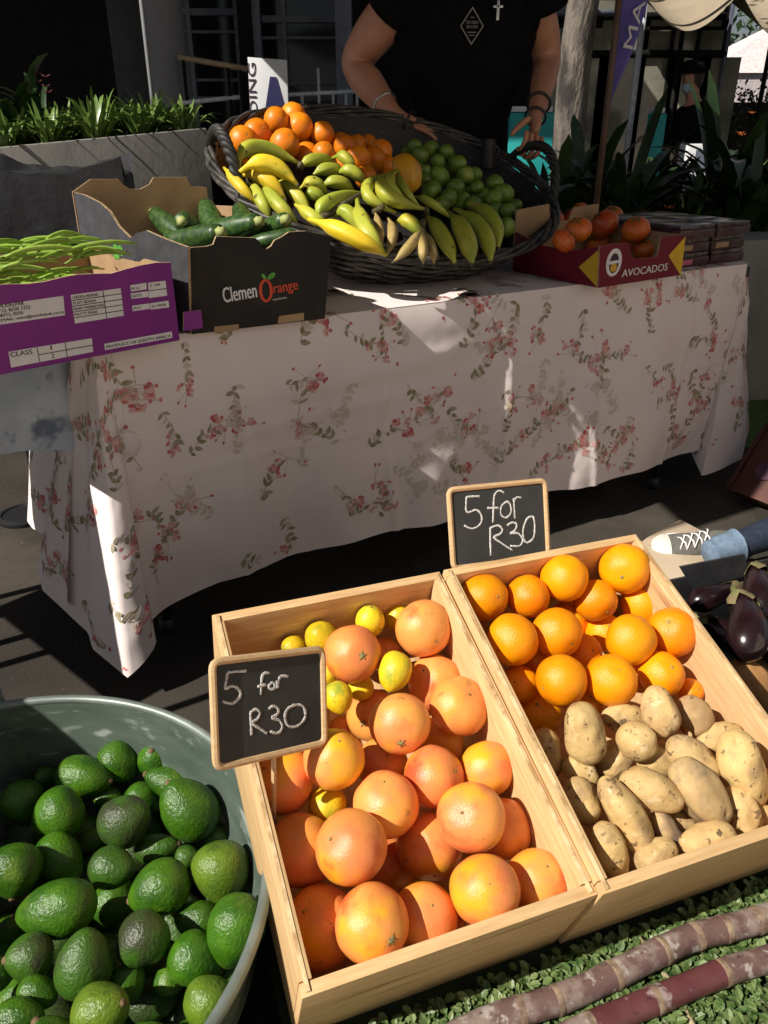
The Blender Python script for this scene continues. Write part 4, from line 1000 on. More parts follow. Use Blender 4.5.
for p, q, r, lab in ((zq(.16, .03, .150), zq(.02, .20, .10), .024, 'zucchini at the front of the black carton with a pale cut stem end'),
                     (zq(.175, .10, .158), zq(.265, .045, .178), .017, 'bright lit zucchini poking over the front right of the black carton'),
                     (zq(.06, .30, .165), zq(.02, .12, .09), .024, 'zucchini in the back corner of the black carton with its tip in the sun'),
                     (zq(.13, .38, .18), zq(.11, .18, .11), .027, 'upright zucchini by the notch of the black carton back'),
                     (zq(.20, .36, .175), zq(.21, .14, .11), .027, 'zucchini along the right wall of the black carton'),
                     (zq(.05, .39, .20), zq(.10, .22, .14), .026, 'zucchini leaning into the far left corner of the black carton'),
                     (zq(.17, .37, .215), zq(.16, .22, .15), .027, 'zucchini lying highest against the black carton back'),
                     (zq(.25, .36, .205), zq(.24, .22, .14), .026, 'zucchini near the far right corner of the black carton'),
                     (zq(.11, .10, .185), zq(.03, .24, .15), .025, 'zucchini resting high at the front of the black carton'),
                     (zq(.22, .16, .195), zq(.13, .28, .16), .026, 'zucchini on top of the heap in the middle of the black carton'),
                     (zq(.27, .12, .20), zq(.25, .27, .15), .024, 'zucchini at the right wall of the black carton, stem end up'),
                     (zq(.06, .20, .20), zq(.10, .34, .18), .025, 'zucchini on the left of the heap in the black carton'),
                     (zq(.27, .30, .16), zq(.27, .12, .11), .022, 'shaded zucchini in the right back of the black carton'),
                     (zq(.09, .06, .13), zq(.05, .26, .07), .024, 'shaded zucchini behind the front panel of the black carton'),
                     (zq(.25, .07, .10), zq(.10, .28, .06), .025, 'zucchini low in the black carton'),
                     (zq(.16, .42, .14), zq(.27, .20, .07), .026, 'zucchini at the bottom of the black carton by its back')): zuc(p, q, r, lab=lab)

# ---- maroon persimmon carton
AA = V((.572, 2.157, .7555)); AB = V((.858, 2.356, .7555)); AU = (AB - AA).normalized(); AV_ = V((-AU.y, AU.x, 0)); AN = -AV_; AW = (AB - AA).length; AD = .33
cf8 = lambda x, y: (530 + x * .31, 100 + y * .31)
e = empty('fruit_carton', AA + AU * .17 + AV_ * .16); tag(e, 'maroon carton printed AVOCADOS but filled with persimmons', 'carton')
fo = [AA, AB] + [onpl(*cf8(*p), AA, AN) for p in ((500, 436), (465, 438), (424, 441), (412, 500), (398, 508), (345, 513), (330, 508), (318, 462), (270, 464), (226, 474))]
panel('front_panel', fo, AN, .005, 'maroon', e)
ah = fo[-1].z - AA.z; ar = fo[2].z - AA.z
panel('side_panel', [AA + AV_ * .006, AA + AV_ * AD, AA + AV_ * AD + V((0, 0, ah * 1.05)), AA + AV_ * .22 + V((0, 0, ah * .8)), AA + AV_ * .10 + V((0, 0, ah * .8)), AA + AV_ * .006 + V((0, 0, ah))], -AU, .005, 'maroon', e)
panel('side_panel', [AB + AV_ * .006, AB + AV_ * AD, AB + AV_ * AD + V((0, 0, ar)), AB + AV_ * .006 + V((0, 0, ar))], AU, .005, 'maroon', e)
bb = AA + AV_ * (AD + .006)
panel('back_panel', [bb + AU * AW, bb, bb + V((0, 0, .17)), bb + AU * .13 + V((0, 0, .18)), bb + AU * .14 + V((0, 0, .13)), bb + AU * .22 + V((0, 0, .13)), bb + AU * .24 + V((0, 0, .165)), bb + AU * AW + V((0, 0, .17))], AV_, .005, 'maroon', e)
mb = MB(); mb.hexa(*[[AA + AU * a + AV_ * b + V((0, 0, z)) for a, b in ((.006, .006), (AW - .006, .006), (AW - .006, AD - .006), (.006, AD - .006))] for z in (.002, .006)]); mb.build('bottom', M['carton_brown'], e, smooth=False)
mb = MB(); pquad(mb, [(446, 502), (501, 440), (486, 568)], AA, AN, cf8); mb.build('yellow_triangle', M['yellow_print'], e, smooth=False); mb = MB()
lp = [AA + AV_ * v + V((0, 0, z)) - AU * .001 for v, z in ((.004, .002), (.075, ah * .42), (.004, ah * .98))]; mb.poly(lp); mb.build('yellow_triangle', M['yellow_print'], e, smooth=False)
mb = MB(); ptext(mb, 'AVOCADOS', (294, 572), (441, 549), .0200, AA, AN, cf8, bold=.0006); 
def disc(mb, c, n, u, rx, ry, k=24, off=0, r0=0):
    v = V((0, 0, 1)); P = [c + n * off + u * (rx * math.cos(2 * pi * i / k)) + v * (ry * math.sin(2 * pi * i / k)) for i in range(k)]
    if r0:
        Q = [c + n * off + u * (rx * r0 * math.cos(2 * pi * i / k)) + v * (ry * r0 * math.sin(2 * pi * i / k)) for i in range(k)]
        for i in range(k): mb.poly([P[i], P[(i + 1) % k], Q[(i + 1) % k], Q[i]])
    else: mb.poly(P)
ec = onpl(*cf8(270, 524), AA, AN); mb.build('lettering', M['white_print'], e, smooth=False); mb = MB(); disc(mb, ec, AN, AU, .031, .036, off=.0010); mb.build('emblem_disc', M['white_print'], e, smooth=False)
mb = MB(); disc(mb, ec + V((0, 0, -.002)), AN, AU, .019, .026, off=.0016); mb.build('emblem_fruit', M['dark_print'], e, smooth=False)
mb = MB(); disc(mb, ec + V((0, 0, -.013)), AN, AU, .013, .011, off=.0020); mb.build('emblem_core', M['yellow_print'], e, smooth=False)
mb = MB(); mb.poly([ec + AN * .0024 + AU * a + V((0, 0, z)) for a, z in ((-.026, -.004), (.026, -.002), (.026, .006), (-.026, .004))]); mb.build('emblem_band', M['white_print'], e, smooth=False)
PS = Pile((0, 0, .86), (0, 0, 1))
for x, y, r, h, lab in ((564, 241, 12.5, 0, 'persimmon in the corner behind the yellow triangle of the maroon carton'), (578, 230, 14, .02, 'round persimmon beside the corner one in the maroon carton'), (604, 224, 15, .015, 'big persimmon at the centre of the maroon carton'), (582, 213, 11, 0, 'persimmon at the back of the maroon carton beside the centre one'),
                        (636, 229, 14, .01, 'persimmon with a dark blotch on top toward the trays'), (646, 249, 12.5, -.045, 'persimmon showing in the notch of the maroon carton front'), (629, 244, 9, -.04, 'persimmon half behind the notch of the maroon carton'), (612, 216, 11, 0, 'persimmon behind the big centre one'), (570, 219, 11, -.01, 'persimmon against the back panel corner'), (554, 218, 11, .0, 'pale reddish persimmon at the carton side'), (598, 246, 13, -.05, 'persimmon low behind the carton front'), (620, 232, 11, -.03, 'persimmon low in the middle of the maroon carton')):
    PS.add(x, y, r, h, lab=lab)
for i, d in enumerate(PS.solve(.9)):
    r = min(d['R'], .05); o = citrus_mb(r, n=24, flat=.82, seed=i + 90).build('persimmon', M['persimmon']); c = d['c']; c.z = max(c.z, .7625 + r * .82); o.location = c
    o.rotation_mode = 'QUATERNION'; o.rotation_quaternion = orient(vdir(random.uniform(-.7, .7), -.6)); tag(o, d['lab'], 'persimmon', 'persimmons in the maroon carton')
    mb = MB()
    for j in range(4):
        q = pi / 2 * j; mb.poly([V((math.cos(q + a) * r * k, math.sin(q + a) * r * k, r * z)) for a, k, z in ((0, .05, .80), (-.5, .28, .80), (0, .48, .76), (.5, .28, .80))])
    mb.build('calyx', M['calyx_green'], o, local=True)

# ---- berry trays stacked at the table end
for st in range(2):
    for ly in range(3):
        s0 = 1.735 + st * .165 + ly * .004; v0 = .045 + .01 * (ly % 2); z = .7555 + ly * .0405; e = empty('berry_tray', tp(s0, v0, z))
        tag(e, ('bottom', 'middle', 'top')[ly] + ' berry tray of the stack ' + ('beside the maroon carton', 'at the table end')[st], 'fruit tray', 'trays of berries stacked at the table end')
        def tb(name, a, b, c, d, z0, z1, m, bev=.002):
            mb = MB(); mb.hexa([tp(a, c, z0), tp(b, c, z0), tp(b, d, z0), tp(a, d, z0)], [tp(a, c, z1), tp(b, c, z1), tp(b, d, z1), tp(a, d, z1)]); return mb.build(name, M[m], e, smooth=35, bevel=bev)
        tb('tray_base', s0, s0 + .155, v0, v0 + .36, z, z + .027, 'punnet')
        for i in range(3): tb('lid', s0 + .003, s0 + .152, v0 + .003 + i * .12, v0 + .117 + i * .12, z + .0275, z + .0395, 'punnet_lid', .004)
        if (st, ly) in ((0, 0), (0, 1), (1, 1)):
            mb = MB(); mb.poly([tp(s0 + .02, v0 - .0012, z + .006), tp(s0 + .08, v0 - .0012, z + .006), tp(s0 + .08, v0 - .0012, z + .021), tp(s0 + .02, v0 - .0012, z + .021)]); mb.build('paper_label', M['pink_label' if ly == 0 else 'carton_brown'], e, smooth=False)
# ================================================================ wicker basket
rb = random.Random(11)
BC = V((.028, 2.496, 1.005)); B1 = V((.8, .6, 0)); kt = math.atan(.45); BG = V((-.6, .8, 0)); B2 = (BG * math.cos(kt) + V((0, 0, math.sin(kt)))).normalized(); BN = B1.cross(B2)
BA, BB, BD = .535, .43, .155
e = empty('wicker_basket', BC - BN * BD); tag(e, 'wide dark wicker basket tilted forward with oranges, bananas and limes', 'basket')
def bp(th, t, dr=0):              # t 0 bottom .. 1 rim
    k = .70 + .30 * (t ** .75); z = -BD * (1 - t) ** 1.15
    return BC + B1 * ((BA * k + dr) * math.cos(th)) + B2 * ((BB * k + dr) * math.sin(th)) + BN * z
NST = 36
mb = MB()
for j in range(13):
    t = j / 12; pts = []; n = NST * 5; w0 = rb.uniform(0, 1)
    for i in range(n):
        th = 2 * pi * i / n
        pts.append(bp(th, min(1, max(0, t + .012 * mnoise.noise(V((math.cos(th) * 2, math.sin(th) * 2, j * 3.1))))), .007 * math.sin(NST / 2 * th + pi * j) + .003 * mnoise.noise(V((th * 3, j, 0)))))
    mb.tube(pts, [.0062 * (1 + .25 * mnoise.noise(V((i * .11, j * 2.3, 1)))) for i in range(n)], 6, closed=True)
mb.build('weave', M['wicker'], e)
mb = MB()
for i in range(NST):
    th = 2 * pi * i / NST; mb.tube([bp(th, t, -.001) for t in (0, .25, .5, .75, 1)], .0045, 6)
mb.build('stakes', M['wicker_dark'], e)
mb = MB()
for ph in range(4):
    pts = []
    for i in range(240):
        th = 2 * pi * i / 240; q = th * 8 + ph * pi / 2; pts.append(bp(th, 1, .008 + .010 * math.cos(q)) + BN * (.008 + .009 * math.sin(q)))
    mb.tube(pts, .0068, 6, closed=True)
mb.build('braided_rim', M['wicker'], e)
mb = MB(); mb.grid(lambda a, b: bp(2 * pi * a, b, -.013), 60, 6); mb.poly([bp(2 * pi * i / 60, 0, -.013) + BN * .002 for i in range(60)]); mb.build('lining', M['wicker_dark'], e)
for th0 in (172, -8):
    mb = MB()
    for ph in range(3):
        pts = []
        for i in range(49):
            s = i / 48; th = R(th0 - 19 + 38 * s); h = math.sin(pi * s) ** .6; q = s * 30 + ph * 2.094
            pts.append(bp(th, 1, .012 - .01 * h + .008 * math.cos(q)) + BN * (-.02 + .125 * h + .008 * math.sin(q)))
        mb.tube(pts, .0085, 7)
    mb.build('handle', M['wicker_dark'], e)
e2 = empty('propping_carton', BC - V((0, 0, .2))); tag(e2, 'plain brown carton under the raised back of the wicker basket', 'carton')
mb = MB()
c0 = tp(.78, .60, .7555); mb.hexa([tp(.55, .58, .7555), tp(1.15, .58, .7555), tp(1.15, .84, .7555), tp(.55, .84, .7555)], [tp(.55, .58, .835), tp(1.15, .58, .80), tp(1.15, .84, .88), tp(.55, .84, .93)]); mb.build('card_body', M['carton_brown'], e2, smooth=35, bevel=.002)
BP = Pile(BC, BN)
cfa = lambda x, y: (200 + x * .2865, 90 + y * .2865); cfb = lambda x, y: (300 + x * .3125, 140 + y * .3125)
ol = [(229, 142, 15, .0, 'orange beside the basket handle lit on one side'), (225, 163, 11, -.04, 'orange low behind the basket handle'), (239, 127, 9, -.02, 'orange at the back rim behind the handle one'), (254, 117, 10, -.005, 'orange second along the back rim of the basket'),
      (257, 133, 14, .02, 'orange with a dark stem in front of the back rim pair'), (272, 123, 13, .015, 'orange below the topmost basket one'), (279, 113, 13, .02, 'topmost orange of the basket heap by the white sign'), (285, 144, 15, .03, 'big orange just above the yellow bananas'), (299, 127, 14, .02, 'orange with a dimple in the middle of the back row'),
      (305, 138, 12, .0, 'orange wedged between the dimpled one and the big one'), (322, 134, 12.5, .015, 'orange at the middle of the back rim'), (306, 154, 12, .025, 'orange above the dark green bananas'), (324, 153, 11.5, .02, 'orange in the second row above the dark green bananas'), (327, 165, 11, .01, 'orange touching the dark green banana tips'), (340, 142, 9.5, .0, 'small orange in the back row past the middle'),
      (345, 146, 11.5, .02, 'orange with a dark stem hole in the back row'), (357, 145, 10, .0, 'orange next to the one with a stem hole'), (368, 143, 8.5, -.01, 'small orange at the far end of the back row'), (359, 159, 13, .03, 'orange in the front row toward the yellow pepper'), (373, 159, 12, .02, 'orange near the yellow pepper'), (381, 151, 11.5, .01, 'last orange of the back row toward the limes'), (366, 177, 11.5, .03, 'lowest orange, beside the green banana hand'), (386, 166, 11, .0, 'orange partly behind the yellow pepper'), (345, 163, 10, -.01, 'orange in shade under the front row')]
for x, y, r, h, lab in ol: BP.add(x, y, r, h - .015, kind='orange', lab=lab)
lim = [(365, 22, 26), (385, 50, 30), (420, 28, 26), (467, 40, 27), (440, 70, 26), (502, 78, 30), (383, 98, 26), (445, 118, 34), (485, 100, 26), (530, 115, 32), (395, 128, 26), (420, 160, 33), (498, 150, 28), (540, 155, 27), (566, 150, 22), (475, 185, 30), (455, 206, 26), (520, 192, 28), (622, 140, 30), (652, 172, 33), (620, 186, 29), (580, 186, 36), (624, 223, 26), (665, 228, 26), (660, 280, 32), (555, 205, 26), (400, 100, 22), (345, 40, 24), (610, 250, 24), (690, 210, 22), (560, 110, 24)]
for i, (x, y, r) in enumerate(lim): BP.add(*cfb(x, y), r * .3125, -.005 + .012 * rb.random(), kind='lime', lab='green lime in the heap at the right of the wicker basket')
ORD = ('first', 'second', 'third', 'fourth', 'fifth', 'sixth', 'seventh', 'eighth')
_ls = sorted([d for d in BP.it if d['kind'] == 'lime'], key=lambda d: d['y'])
for r_ in range(0, len(_ls), 5):
    for c_, d in enumerate(sorted(_ls[r_:r_ + 5], key=lambda d: d['x'])): d['lab'] = 'lime %s from the left in the %s row from the back of its heap' % (ORD[c_], ORD[r_ // 5])
for d in BP.solve(.88):
    r = d['R']; i = BP.it.index(d)
    _q = d['c'] - BC; _a, _b = _q.dot(B1), _q.dot(B2); _e = math.hypot(_a / (BA - .012 - r), _b / (BB - .012 - r))
    if _e > 1: d['c'] = d['c'] - (B1 * _a + B2 * _b) * (1 - 1 / _e) + BN * .012
    if d['kind'] == 'orange':
        o = citrus_mb(r, n=26, seed=i + 20).build('orange', M['orange_dull']); o.location = d['c']; o.rotation_mode = 'QUATERNION'; o.rotation_quaternion = orient(vdir(rb.uniform(-.8, .8), rb.uniform(-.6, .6)))
        tag(o, d['lab'], 'orange', 'oranges in the wicker basket'); scar(o, r, r * .885, star=False)
    else:
        o = citrus_mb(r * .95, n=20, flat=1, nip=.12, elong=1.12, seed=i).build('lime', M['lime']); o.location = d['c']; o.rotation_mode = 'QUATERNION'; o.rotation_quaternion = orient(vdir(rb.uniform(-1, 1) * .9, rb.uniform(-.4, .4)))
        lab = d['lab']
        k = i - len(ol)
        sp_ = {18: 'lime at the top of the small cluster by the basket end', 20: 'yellowish lime in the cluster by the basket end', 24: 'lowest lime, beside the last banana', 21: 'big dark lime next to the yellowish one', 7: 'oval pale lime in the middle of the lime heap', 1: 'lime near the yellow pepper top', 16: 'lime just above the banana stems'}
        tag(o, sp_.get(k, lab), 'lime', 'limes in the wicker basket')
def bpx(p, cf, h): return onpl(*cf(*p), BC + BN * h, BN)
def banana(tri, r, cf, h, m, parent=None, name='banana'):
    a, b, c = [bpx(p, cf, h + dh) for p, dh in zip(tri, (0, .022, 0))]
    rr = r * (.2865 if cf is cfa else .3125) * depth(b) / F_PX * .93
    a, c = a + (a - b) * .10, c + (c - b) * .13
    ctrl = b * 2 - (a + c) * .5; P = [a * (1 - t) ** 2 + ctrl * 2 * t * (1 - t) + c * t * t for t in [i / 14 for i in range(15)]]
    prof = [.26, .27, .33, .55, .82, .96, 1, 1, 1, .98, .93, .80, .58, .33, .2]
    mb = MB(); mb.tube(P, [rr * k for k in prof], 20, up=BN, facet=.055)
    o = mb.build(name, M[m], parent)
    mb = MB(); d = (P[-1] - P[-2]).normalized(); mb.tube([P[-1] - d * .002, P[-1] + d * .007], [rr * .24, rr * .17], 6); mb.build('tip', M['banana_tip'], o)
    return o
def bunch(label, fingers, cf, h, m, crown=None):
    p0 = bpx(crown or fingers[0][0][0], cf, h + .02); e = empty('banana_bunch', p0); tag(e, label, 'bananas', 'banana bunches in the wicker basket')
    for f in fingers: banana(f[0], f[1], cf, h + (f[2] if len(f) > 2 else 0), f[3] if len(f) > 3 else m, e)
    mb = MB(); q = bpx(fingers[0][0][0], cf, h + .012)
    pts = [p0 + BN * .012] + [bpx(f[0][0], cf, h + .004) for f in fingers[:1]]
    if (pts[1] - pts[0]).length < .006: pts[0] = pts[1] + BN * .018
    mb.tube(pts, [.008, .011], 8); mb.build('crown', M['banana_tip'], e)
o = banana(((40, 258), (150, 300), (262, 362)), 31, cfb, .055, 'banana_yellow'); tag(o, 'single bright yellow banana in the sun at the front rim of the basket', 'banana')
bunch('green banana hand with its crown up in the basket centre', [(((303, 104), (213, 160), (297, 224)), 21, .02), (((306, 104), (268, 165), (382, 214)), 27, .035), (((311, 102), (290, 140), (338, 190)), 17, .05), (((318, 105), (328, 150), (376, 204)), 17, .035)], cfb, .03, 'banana_green', (312, 90))
bunch('green bananas curving behind the bright yellow one', [(((66, 250), (92, 200), (205, 174)), 27, .0), (((112, 250), (150, 232), (188, 292)), 25, .0), (((185, 198), (205, 275), (262, 348)), 31, .03)], cfb, .03, 'banana_green', (190, 190))
bunch('two pale stubby bananas at the middle of the front rim', [(((240, 232), (252, 275), (262, 335)), 14), (((281, 252), (296, 300), (280, 358)), 18)], cfb, .035, 'banana_pale', (262, 226))
bunch('pale yellow banana bunch with its crown up at the front rim', [(((388, 285), (358, 332), (308, 382)), 18, .03), (((392, 288), (392, 340), (394, 388)), 17, .03), (((396, 288), (420, 340), (428, 388)), 16, .015), (((308, 265), (350, 262), (388, 312)), 24, -.01, 'banana_green')], cfb, .035, 'banana_pale', (390, 272))
bunch('large green yellow banana bunch toward the limes', [(((402, 244), (452, 300), (492, 386)), 27), (((478, 236), (525, 300), (548, 386)), 33, .015), (((502, 226), (580, 285), (606, 378)), 29), (((542, 206), (612, 250), (632, 335)), 27), (((368, 184), (415, 198), (476, 246)), 14, .02)], cfb, .03, 'banana_green', (400, 228))
bunch('dark green small bananas in the shade below the oranges', [(((0, 92), (45, 62), (112, 76)), 21), (((40, 118), (88, 92), (142, 112)), 21), (((68, 154), (118, 134), (168, 164)), 22), (((108, 58), (145, 56), (172, 98)), 20, .02), (((118, 112), (165, 100), (205, 142)), 22, .01), (((5, 155), (42, 138), (84, 168)), 22), (((10, 186), (45, 172), (76, 206)), 22)], cfb, .02, 'banana_green')
bunch('sunlit yellow and green banana bunch near the basket handle', [(((140, 268), (190, 200), (332, 252)), 30, .03, 'banana_green'), (((148, 284), (235, 256), (328, 322)), 33, .045, 'banana_yellow'), (((150, 300), (222, 306), (288, 372)), 29, .01, 'banana_yellow'), (((88, 276), (128, 320), (188, 388)), 21, .0, 'banana_yellow')], cfa, .02, 'banana_yellow', (135, 262))
bunch('short green yellow bananas at the rim beside the sunlit bunch', [(((172, 318), (205, 372), (240, 440)), 24, -.01), (((215, 330), (268, 392), (330, 456)), 27, .0), (((246, 326), (322, 352), (378, 430)), 26, -.01), (((330, 400), (390, 440), (446, 486)), 24, -.01)], cfa, .02, 'banana_green', (205, 318))
c = bpx((340, 108), cfb, .045); mb = citrus_mb(.043, n=30, flat=1.35)
vs = []
for v in mb.v:
    q = math.atan2(v[1], v[0]); k = 1 + .07 * math.cos(q * 5); vs.append((v[0] * k, v[1] * k, v[2]))
mb.v = vs; o = mb.build('yellow_pepper', M['yellow_pepper']); o.location = c; o.rotation_mode = 'QUATERNION'; o.rotation_quaternion = orient((VR * .25 - VU * .95 + VT * .15))
tag(o, 'yellow orange ribbed pepper between the oranges and the limes', 'pepper'); scar(o, .043, -.043 * 1.35, star=False, m='calyx_green')
c = bpx((600, 90), cfb, -.03); e = empty('tin_mug', c); tag(e, 'small dark tin mug among the limes under the hands', 'mug')
mb = MB(); Mx = basis(B1, V((0, 0, 1)).cross(B1), V((0, 0, 1)), c); mb.lathe([(.021, 0), (.023, .004), (.0235, .085), (.025, .088), (.0225, .088), (.021, .01)], 24, Mx, c0=True, c1=True); mb.build('body', M['tin'], e, smooth=50)
mb = MB(); mb.tube([Mx @ V((.023, 0, .07)), Mx @ V((.045, 0, .06)), Mx @ V((.043, 0, .03)), Mx @ V((.023, 0, .02))], .003, 6); mb.build('handle', M['tin'], e)
# ================================================================ eggplant carton, bag, seated person's foot
e = empty('eggplant_carton', loc12(.98, .36, MZ)); tag(e, 'open black carton of eggplants beside the orange crate', 'carton')
z0, z1 = MZ + .001, .31
for nm, a, b in (('side_panel', (.745, .10), (.751, .60)), ('side_panel', (1.21, .10), (1.216, .60)), ('front_panel', (.7515, .10), (1.2095, .106)), ('back_panel', (.7515, .594), (1.2095, .60))):
    lbox(nm, a, b, z0, z1, 'black_plastic', e, .001)
lbox('bottom', (.752, .107), (1.209, .593), z0, z0 + .008, 'black_plastic', e, 0)
nb_ = (loc12(0, 0) - loc12(0, 1)).normalized(); pb_ = loc12(.98, .588, .3)
fl = [onpl(x, y, pb_, nb_) for x, y in ((694, 590), (749, 575), (745, 554), (680, 567))]
mb = MB(); mb.slab([p - V((0, 0, 0)) for p in fl], -nb_ * .004); mb.build('raised_flap', M['carton_grey'], e, smooth=False)
def eggplant(pts, rpx, label, zz):
    P = [onz(x, y, z) for (x, y), z in zip(pts, zz)]
    a, b, c = P; L = (c - a).length; ctrl = b * 2 - (a + c) * .5; r = rpx * depth(b) / F_PX
    Q = [a * (1 - t) ** 2 + ctrl * 2 * t * (1 - t) + c * t * t for t in [i / 18 for i in range(19)]]
    prof = [.42, .50, .56, .62, .68, .74, .80, .86, .91, .95, .985, 1, 1, .98, .93, .84, .70, .48, .15]
    mb = MB(); mb.tube(Q, [r * k for k in prof], 24); o = mb.build('eggplant', M['eggplant']); tag(o, label, 'eggplant', 'eggplants in the black carton')
    d = (Q[0] - Q[1]).normalized(); q = V((0, 0, 1)).rotation_difference(-d); mb = MB(); Mx = Matrix.Translation(Q[0]) @ q.to_matrix().to_4x4(); n = 20
    vs = []
    for k, (rr, zz_) in enumerate(((.18, -.030), (.20, -.012), (.47, -.002), (.60, .016), (.66, .030))):
        for j in range(n):
            th = 2 * pi * j / n; zq_ = zz_ + (.012 * math.cos(5 * th) if k >= 3 else 0); vs.append(Mx @ V((r * rr * 1.08 * math.cos(th), r * rr * 1.08 * math.sin(th), zq_)))
    mb.add(vs, [(i * n + j, i * n + (j + 1) % n, (i + 1) * n + (j + 1) % n, (i + 1) * n + j) for i in range(4) for j in range(n)] + [tuple(range(n - 1, -1, -1))]); mb.build('calyx', M['eggplant_calyx'], o)
eggplant([(739, 598), (748, 628), (739, 660)], 21, 'shiny purple black eggplant standing nearest the crate wall, calyx up', (.345, .335, .31))
eggplant([(757, 570), (759, 595), (764, 622)], 18, 'glossy black eggplant against the carton end, calyx up', (.335, .33, .31))
eggplant([(736, 587), (712, 597), (688, 604)], 13, 'eggplant lying on its side under the raised flap', (.30, .30, .295))
eggplant([(706, 622), (722, 632), (748, 650)], 15, 'dark eggplant low in the carton by the crate wall', (.25, .25, .25))
eggplant([(775, 600), (782, 635), (780, 668)], 20, 'eggplant at the picture edge of the black carton', (.30, .30, .29))
for x, y, lab, a, b, an in ((752, 690, 'brown sweet potato in front of the eggplants', .06, .034, 60), (766, 676, 'second brown sweet potato behind the first one', .05, .03, 20)):
    c = onz(x, y, .245); o = potato_mb(a, b, 77 + an).build('sweet_potato', M['sweet_potato']); o.location = c; o.rotation_mode = 'QUATERNION'; o.rotation_quaternion = orient(VR * math.cos(R(an)) - VU * math.sin(R(an))); tag(o, lab, 'sweet potato', 'sweet potatoes by the eggplants')

def skin(name, pts, edges, m, parent=None, sub=2, extra=None):
    me = bpy.data.meshes.new(name); keys = list(pts); ix = {k: i for i, k in enumerate(keys)}
    me.from_pydata([tuple(pts[k][0]) for k in keys], [(ix[a], ix[b]) for a, b in edges], [])
    o = bpy.data.objects.new(name, me); COL.objects.link(o)
    md = o.modifiers.new('s', 'SKIN'); md.use_smooth_shade = True
    ss = o.modifiers.new('d', 'SUBSURF'); ss.levels = sub; ss.render_levels = sub
    sv = me.skin_vertices[0].data
    for k in keys: r = pts[k][1]; sv[ix[k]].radius = r if isinstance(r, tuple) else (r, r)
    sv[0].use_root = True
    seen = {0}; adj = {}
    for a, b in edges: adj.setdefault(ix[a], []).append(ix[b]); adj.setdefault(ix[b], []).append(ix[a])
    for i in range(len(keys)):          # one root per island
        if i in seen and i: continue
        st = [i]; sv[i].use_root = True; seen.add(i)
        while st:
            q = st.pop()
            for k in adj.get(q, []):
                if k not in seen: seen.add(k); st.append(k)
    dg = bpy.context.evaluated_depsgraph_get(); dg.update()
    m2 = bpy.data.meshes.new_from_object(o.evaluated_get(dg)); bpy.data.objects.remove(o)
    m2.materials.clear(); m2.materials.append(m); m2.polygons.foreach_set('use_smooth', [True] * len(m2.polygons))
    o = bpy.data.objects.new(name, m2); link(o, parent)
    if parent: o.matrix_parent_inverse = parent.matrix_world.inverted()
    return o
def chain(pts, edges, pre, lst, root=None):
    last = root
    for i, (p, r) in enumerate(lst):
        k = f'{pre}{i}'; pts[k] = (V(p), r)
        if last: edges.append((last, k))
        last = k
    return last
def hand(pts, edges, wrist, w, d, nrm, size, curl=.5, thumb=1, splay=.16):
    """palm from the wrist along d; nrm is the back of the hand; five separate fingers"""
    d = d.normalized(); nrm = (nrm - d * nrm.dot(d)).normalized(); s = d.cross(nrm)
    pk = f'{wrist}p'; pts[pk] = (w + d * size * .26, (size * .20, size * .085)); pts[pk + 'e'] = (w + d * size * .48, (size * .22, size * .075)); edges += [(wrist, pk), (pk, pk + 'e')]
    for i, (off, ln) in enumerate(((-.165, .40), (-.055, .46), (.055, .43), (.16, .34))):
        a = w + d * size * .40 + s * size * off; dd = (d + s * off * splay * 4).normalized(); L = []; ang = 0; p = a
        for j, (seg, rr) in enumerate(((0, .052), (.16 + ln * .0, .052), (ln * .42, .046), (ln * .32, .041), (ln * .26, .030))):
            if j >= 2: ang += curl
            v = dd * math.cos(ang) - nrm * math.sin(ang); p = p + v * size * seg; L.append((p, size * rr))
        chain(pts, edges, f'{wrist}f{i}', L)
    a = w + d * size * .14 + s * size * -.10 * thumb; v = (d * .75 - s * .75 * thumb - nrm * .25).normalized()
    chain(pts, edges, f'{wrist}t', [(a, size * .06), (a + v * size * .20, size * .062), (a + v * size * .36 + d * size * .03, size * .05), (a + v * size * .46 + d * size * .08, size * .035)])
def face(parent, c, hr, fwd, hairm, cap=None, beard=False):
    fwd = fwd.normalized(); rt = fwd.cross(V((0, 0, 1))).normalized(); up = V((0, 0, 1))
    for s in (-1, 1):
        mb = MB(); mb.lathe([(max(.0005, .011 * math.sin(pi * i / 8)), -.011 * math.cos(pi * i / 8)) for i in range(9)], 10, Matrix.Translation(c + fwd * hr * .86 + rt * s * hr * .36 + up * hr * .05), c0=True, c1=True); mb.build('eye', M['white_print'], parent)

# ---- person sitting at the side: only the outstretched leg reaches into view
e = empty('person', (1.72, 2.12, 0)); tag(e, 'seated person with one jeans leg and canvas shoe stretched out behind the crates', 'person')
AN0 = onz(711, 554, .085); KN = V((1.40, 2.03, .20)); HP = V((1.74, 2.10, .34)); HP2 = V((1.80, 2.26, .34))
P = {}; E_ = []
P['pel'] = (V((1.80, 2.18, .38)), .12); chain(P, E_, 'sp', [((1.82, 2.18, .55), (.13, .10)), ((1.82, 2.18, .72), (.15, .11)), ((1.80, 2.18, .84), (.12, .09)), ((1.78, 2.18, .90), .055), ((1.76, 2.18, .98), .085), ((1.75, 2.18, 1.06), .09), ((1.76, 2.18, 1.11), .05)], 'pel')
chain(P, E_, 'la', [(HP, .085), (KN, .055), (AN0.lerp(KN, .5), .050), (AN0.lerp(KN, .18), .034), (AN0.lerp(KN, .06), .03)], 'pel')
chain(P, E_, 'lb', [(HP2, .085), ((1.62, 2.42, .42), .055), ((1.62, 2.45, .2), .05), ((1.62, 2.46, .09), .036), ((1.52, 2.47, .04), .035)], 'pel')
